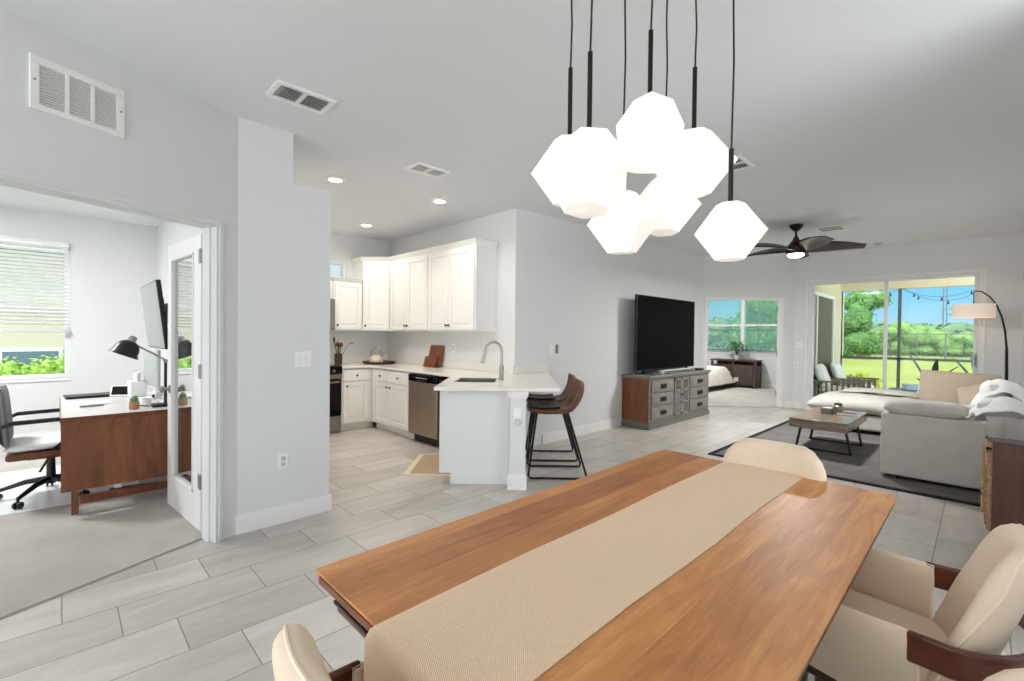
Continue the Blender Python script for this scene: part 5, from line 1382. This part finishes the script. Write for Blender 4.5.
# monitor
t = onthing('computer_monitor', 'slim silver monitor seen from its side on the desk', 'monitor', -5.42, .615, R(3))
MB().box(-.30, .30, -.012, .012, .10, .46).out('screen_housing', 'lgrey', t, bevel=.005); MB().box(-.29, .29, -.0135, -.0115, .115, .45).out('screen', pm('grey_screen', (168, 172, 176), .2), t, smooth=0)
b = MB(); b.box(-.09, .09, -.08, .09, 0, .01); b.box(-.03, .03, .02, .035, .01, .26); b.out('stand', 'white', t, bevel=.003)
t = onthing('webcam', 'white swivel camera in front of the monitor', 'camera', -4.98, .60, R(20))
MB().lathe([(0, 0), (.03, 0), (.028, .012), (.008, .02), (.008, .05), (0, .05)], 14).out('base', 'white', t); MB(Matrix.Translation((0, 0, .085)) @ RY(R(35))).box(-.03, .03, -.03, .03, -.035, .035).out('head', 'white', t, bevel=.01); MB(Matrix.Translation((.01, -.03, .07)) @ RX(R(90))).lathe([(0, 0), (.016, 0), (.014, .01), (0, .01)], 12).out('lens', 'bgloss', t)
# wall television
t = thing('wall_television', 'flat television on a wall arm above the desk', 'television', (-5.45, .655, 1.20), 0)
mt = RX(R(6.5))
MB(mt).box(-.53, .53, -.005, .03, 0, .60).out('body', 'black', t, bevel=.006)
MB(mt).box(-.52, .52, -.0065, -.0045, .012, .59).out('screen', pm('tv_painted_reflection', (150, 154, 158), .3), t, smooth=0)  # grey base colour paints the reflection on a dark screen
MB(mt).box(-.30, .30, .03, .065, .08, .46).out('rear_housing', 'black', t, bevel=.012)
b = MB(); b.box(-.14, .14, .06, .09, .22, .42); b.box(-.04, .04, .08, .29, .30, .35); b.box(-.10, .12, .285, .302, .17, .47); b.out('mount_arm', 'black', t, bevel=.004)
# office chair
t = thing('office_chair', 'grey and walnut office chair with black arms behind the desk', 'chair', (-5.28, -.05, .018), R(0))
MB().lathe([(0, .10), (.03, .10), (.03, .16), (.026, .3), (0, .3)], 14).out('gas_lift', 'black', t)
MB().cyl((0, 0, .28), (0, 0, .335), .018, 12).out('piston', 'nickel', t)
for k in range(5):
    a = 2 * PI * k / 5 + R(-34); c_, s_ = math.cos(a), math.sin(a)
    lg = MB().tube([(0, 0, .14), (c_ * .15, s_ * .15, .125), (c_ * .31, s_ * .31, .075)], [.024, .02, .014], 8).out('base_leg', 'black', t)
    b = MB(); b.cyl((c_ * .31 - s_ * .022, s_ * .31 + c_ * .022, .026), (c_ * .31 - s_ * .008, s_ * .31 + c_ * .008, .026), .026, 12); b.cyl((c_ * .31 + s_ * .022, s_ * .31 - c_ * .022, .026), (c_ * .31 + s_ * .008, s_ * .31 - c_ * .008, .026), .026, 12); b.cyl((c_ * .31, s_ * .31, .03), (c_ * .31, s_ * .31, .08), .010, 8); b.out('caster', 'black', lg)
def SS(a, b_): return (a * .25, b_ * .25, .435 + .015 * a * a + .01 * b_)
MB().pad(SS, .035, 12, 12, 6).out('seat', 'white', t)
MB().box(-.245, .245, -.24, .22, .35, .405).out('seat_shell', 'walnut', t, bevel=.02)
def BB(a, b_): s = (b_ + 1) / 2; return (a * (.235 - .02 * s * s), -.225 - .035 * s - .03 * (1 - a * a), .455 + .44 * s)
bk = MB().pad(BB, .032, 12, 14, 6).out('backrest', 'grey', t)
def BC(a, b_): p = BB(a, b_); return (p[0] * 1.02, p[1] - .042, p[2] - .02)
MB().pad(BC, .008, 12, 14, 8).out('back_shell', 'walnut', bk)
for s in (-1, 1):
    MB().tube([(s * .25, -.25, .62), (s * .285, -.20, .645), (s * .285, .12, .65), (s * .283, .17, .635), (s * .27, .14, .53), (s * .24, .02, .42)], [.014, .017, .017, .016, .013, .012], 8).out('armrest', 'black', t)
b = MB(); b.box(-.12, .12, -.13, .13, .325, .352); b.tube([(.1, .0, .335), (.2, -.02, .325), (.24, -.06, .25)], .008, 6); b.out('tilt_mechanism', 'black', t)
tag(MB().box(-6.4, -4.93, -1.5, .50, .0125, .017).out('chair_mat', 'clear', None, smooth=0), 'clear plastic chair mat on the office carpet', 'mat')
t = thing('power_strip', 'black power strip with a white plug under the desk', 'power strip', (-5.0, .45, .018), R(80)); MB().box(-.16, .16, -.03, .03, 0, .035).out('body', 'black', t, bevel=.006); MB().box(-.13, -.07, -.02, .02, .035, .075).out('plug', 'white', t, bevel=.008)

# ================================================================== LIGHT, SKY, CAMERA
w = bpy.data.worlds.new('sky'); scn.world = w; w.use_nodes = True; nt = w.node_tree; nt.nodes.clear()
wo = nt.nodes.new('ShaderNodeOutputWorld'); bg = nt.nodes.new('ShaderNodeBackground'); nt.links.new(bg.outputs[0], wo.inputs[0])
tc = nt.nodes.new('ShaderNodeTexCoord'); sp = nt.nodes.new('ShaderNodeSeparateXYZ'); nt.links.new(tc.outputs['Generated'], sp.inputs[0])
def wr(src, stops):
    r = nt.nodes.new('ShaderNodeValToRGB'); e = r.color_ramp.elements
    while len(e) < len(stops): e.new(.5)
    for el, (p, c_) in zip(e, stops): el.position = p; el.color = c_
    nt.links.new(src, r.inputs[0]); return r.outputs[0]
def mr(src, a, b_):
    n = nt.nodes.new('ShaderNodeMapRange'); n.inputs[1].default_value = a; n.inputs[2].default_value = b_; nt.links.new(src, n.inputs[0]); return n.outputs[0]
def wmix(f, a, b_):
    n = nt.nodes.new('ShaderNodeMix'); n.data_type = 'RGBA'
    nt.links.new(f, n.inputs[0])
    for sck, v in ((n.inputs[6], a), (n.inputs[7], b_)):
        if isinstance(v, tuple): sck.default_value = v
        else: nt.links.new(v, sck)
    return n.outputs[2]
blue = wr(mr(sp.outputs['Z'], 0, .45), [(0, (.31, .47, .57, 1)), (.22, (.11, .37, .57, 1)), (1, (.10, .30, .54, 1))])
bright = (2.7, 2.86, 3.06, 1)
sky = wmix(mr(sp.outputs['Y'], -.15, .45), bright, blue)
gnd = wmix(mr(sp.outputs['Y'], -.15, .3), (4.2, 4.4, 4.64, 1), (.5, .5, .45, 1))
col = wmix(mr(sp.outputs['Z'], -.06, -.01), gnd, sky)
nt.links.new(col, bg.inputs[0]); bg.inputs[1].default_value = 1.0

sl = bpy.data.lights.new('sun', 'SUN'); sl.energy = 1.5; sl.angle = R(1); sl.color = (1, .95, .86)
so = bpy.data.objects.new('sun', sl); COL.objects.link(so)
sd = Vector((-.50, .45, -.86)).normalized(); so.rotation_euler = sd.to_track_quat('-Z', 'Y').to_euler()

cd = bpy.data.cameras.new('camera'); cam = bpy.data.objects.new('camera', cd); COL.objects.link(cam)
yaw, pit, rol, F_ = R(45.56756893), R(.70176737), R(.64583391), 461.494
fw = Vector((-math.sin(yaw) * math.cos(pit), math.cos(yaw) * math.cos(pit), -math.sin(pit)))
rt = Vector((math.cos(yaw), math.sin(yaw), 0)); up = rt.cross(fw)
r2 = rt * math.cos(rol) + up * math.sin(rol); u2 = -rt * math.sin(rol) + up * math.cos(rol)
m = Matrix((r2, u2, -fw)).transposed().to_4x4(); m.translation = (0, 0, 1.36)
cam.matrix_world = m
cd.sensor_fit = 'HORIZONTAL'; cd.sensor_width = 36; cd.lens = F_ / 1024 * 36; cd.clip_start = .02; cd.clip_end = 400
scn.camera = cam
scn.view_settings.view_transform = 'Standard'; scn.view_settings.look = 'None'; scn.view_settings.gamma = 1; scn.view_settings.use_curve_mapping = False
scn.view_settings.exposure = 0.82
scn.cycles.max_bounces = 10; scn.cycles.diffuse_bounces = 6; scn.cycles.transparent_max_bounces = 12
scn.cycles.use_denoising = True
scn.cycles.sample_clamp_indirect = 6
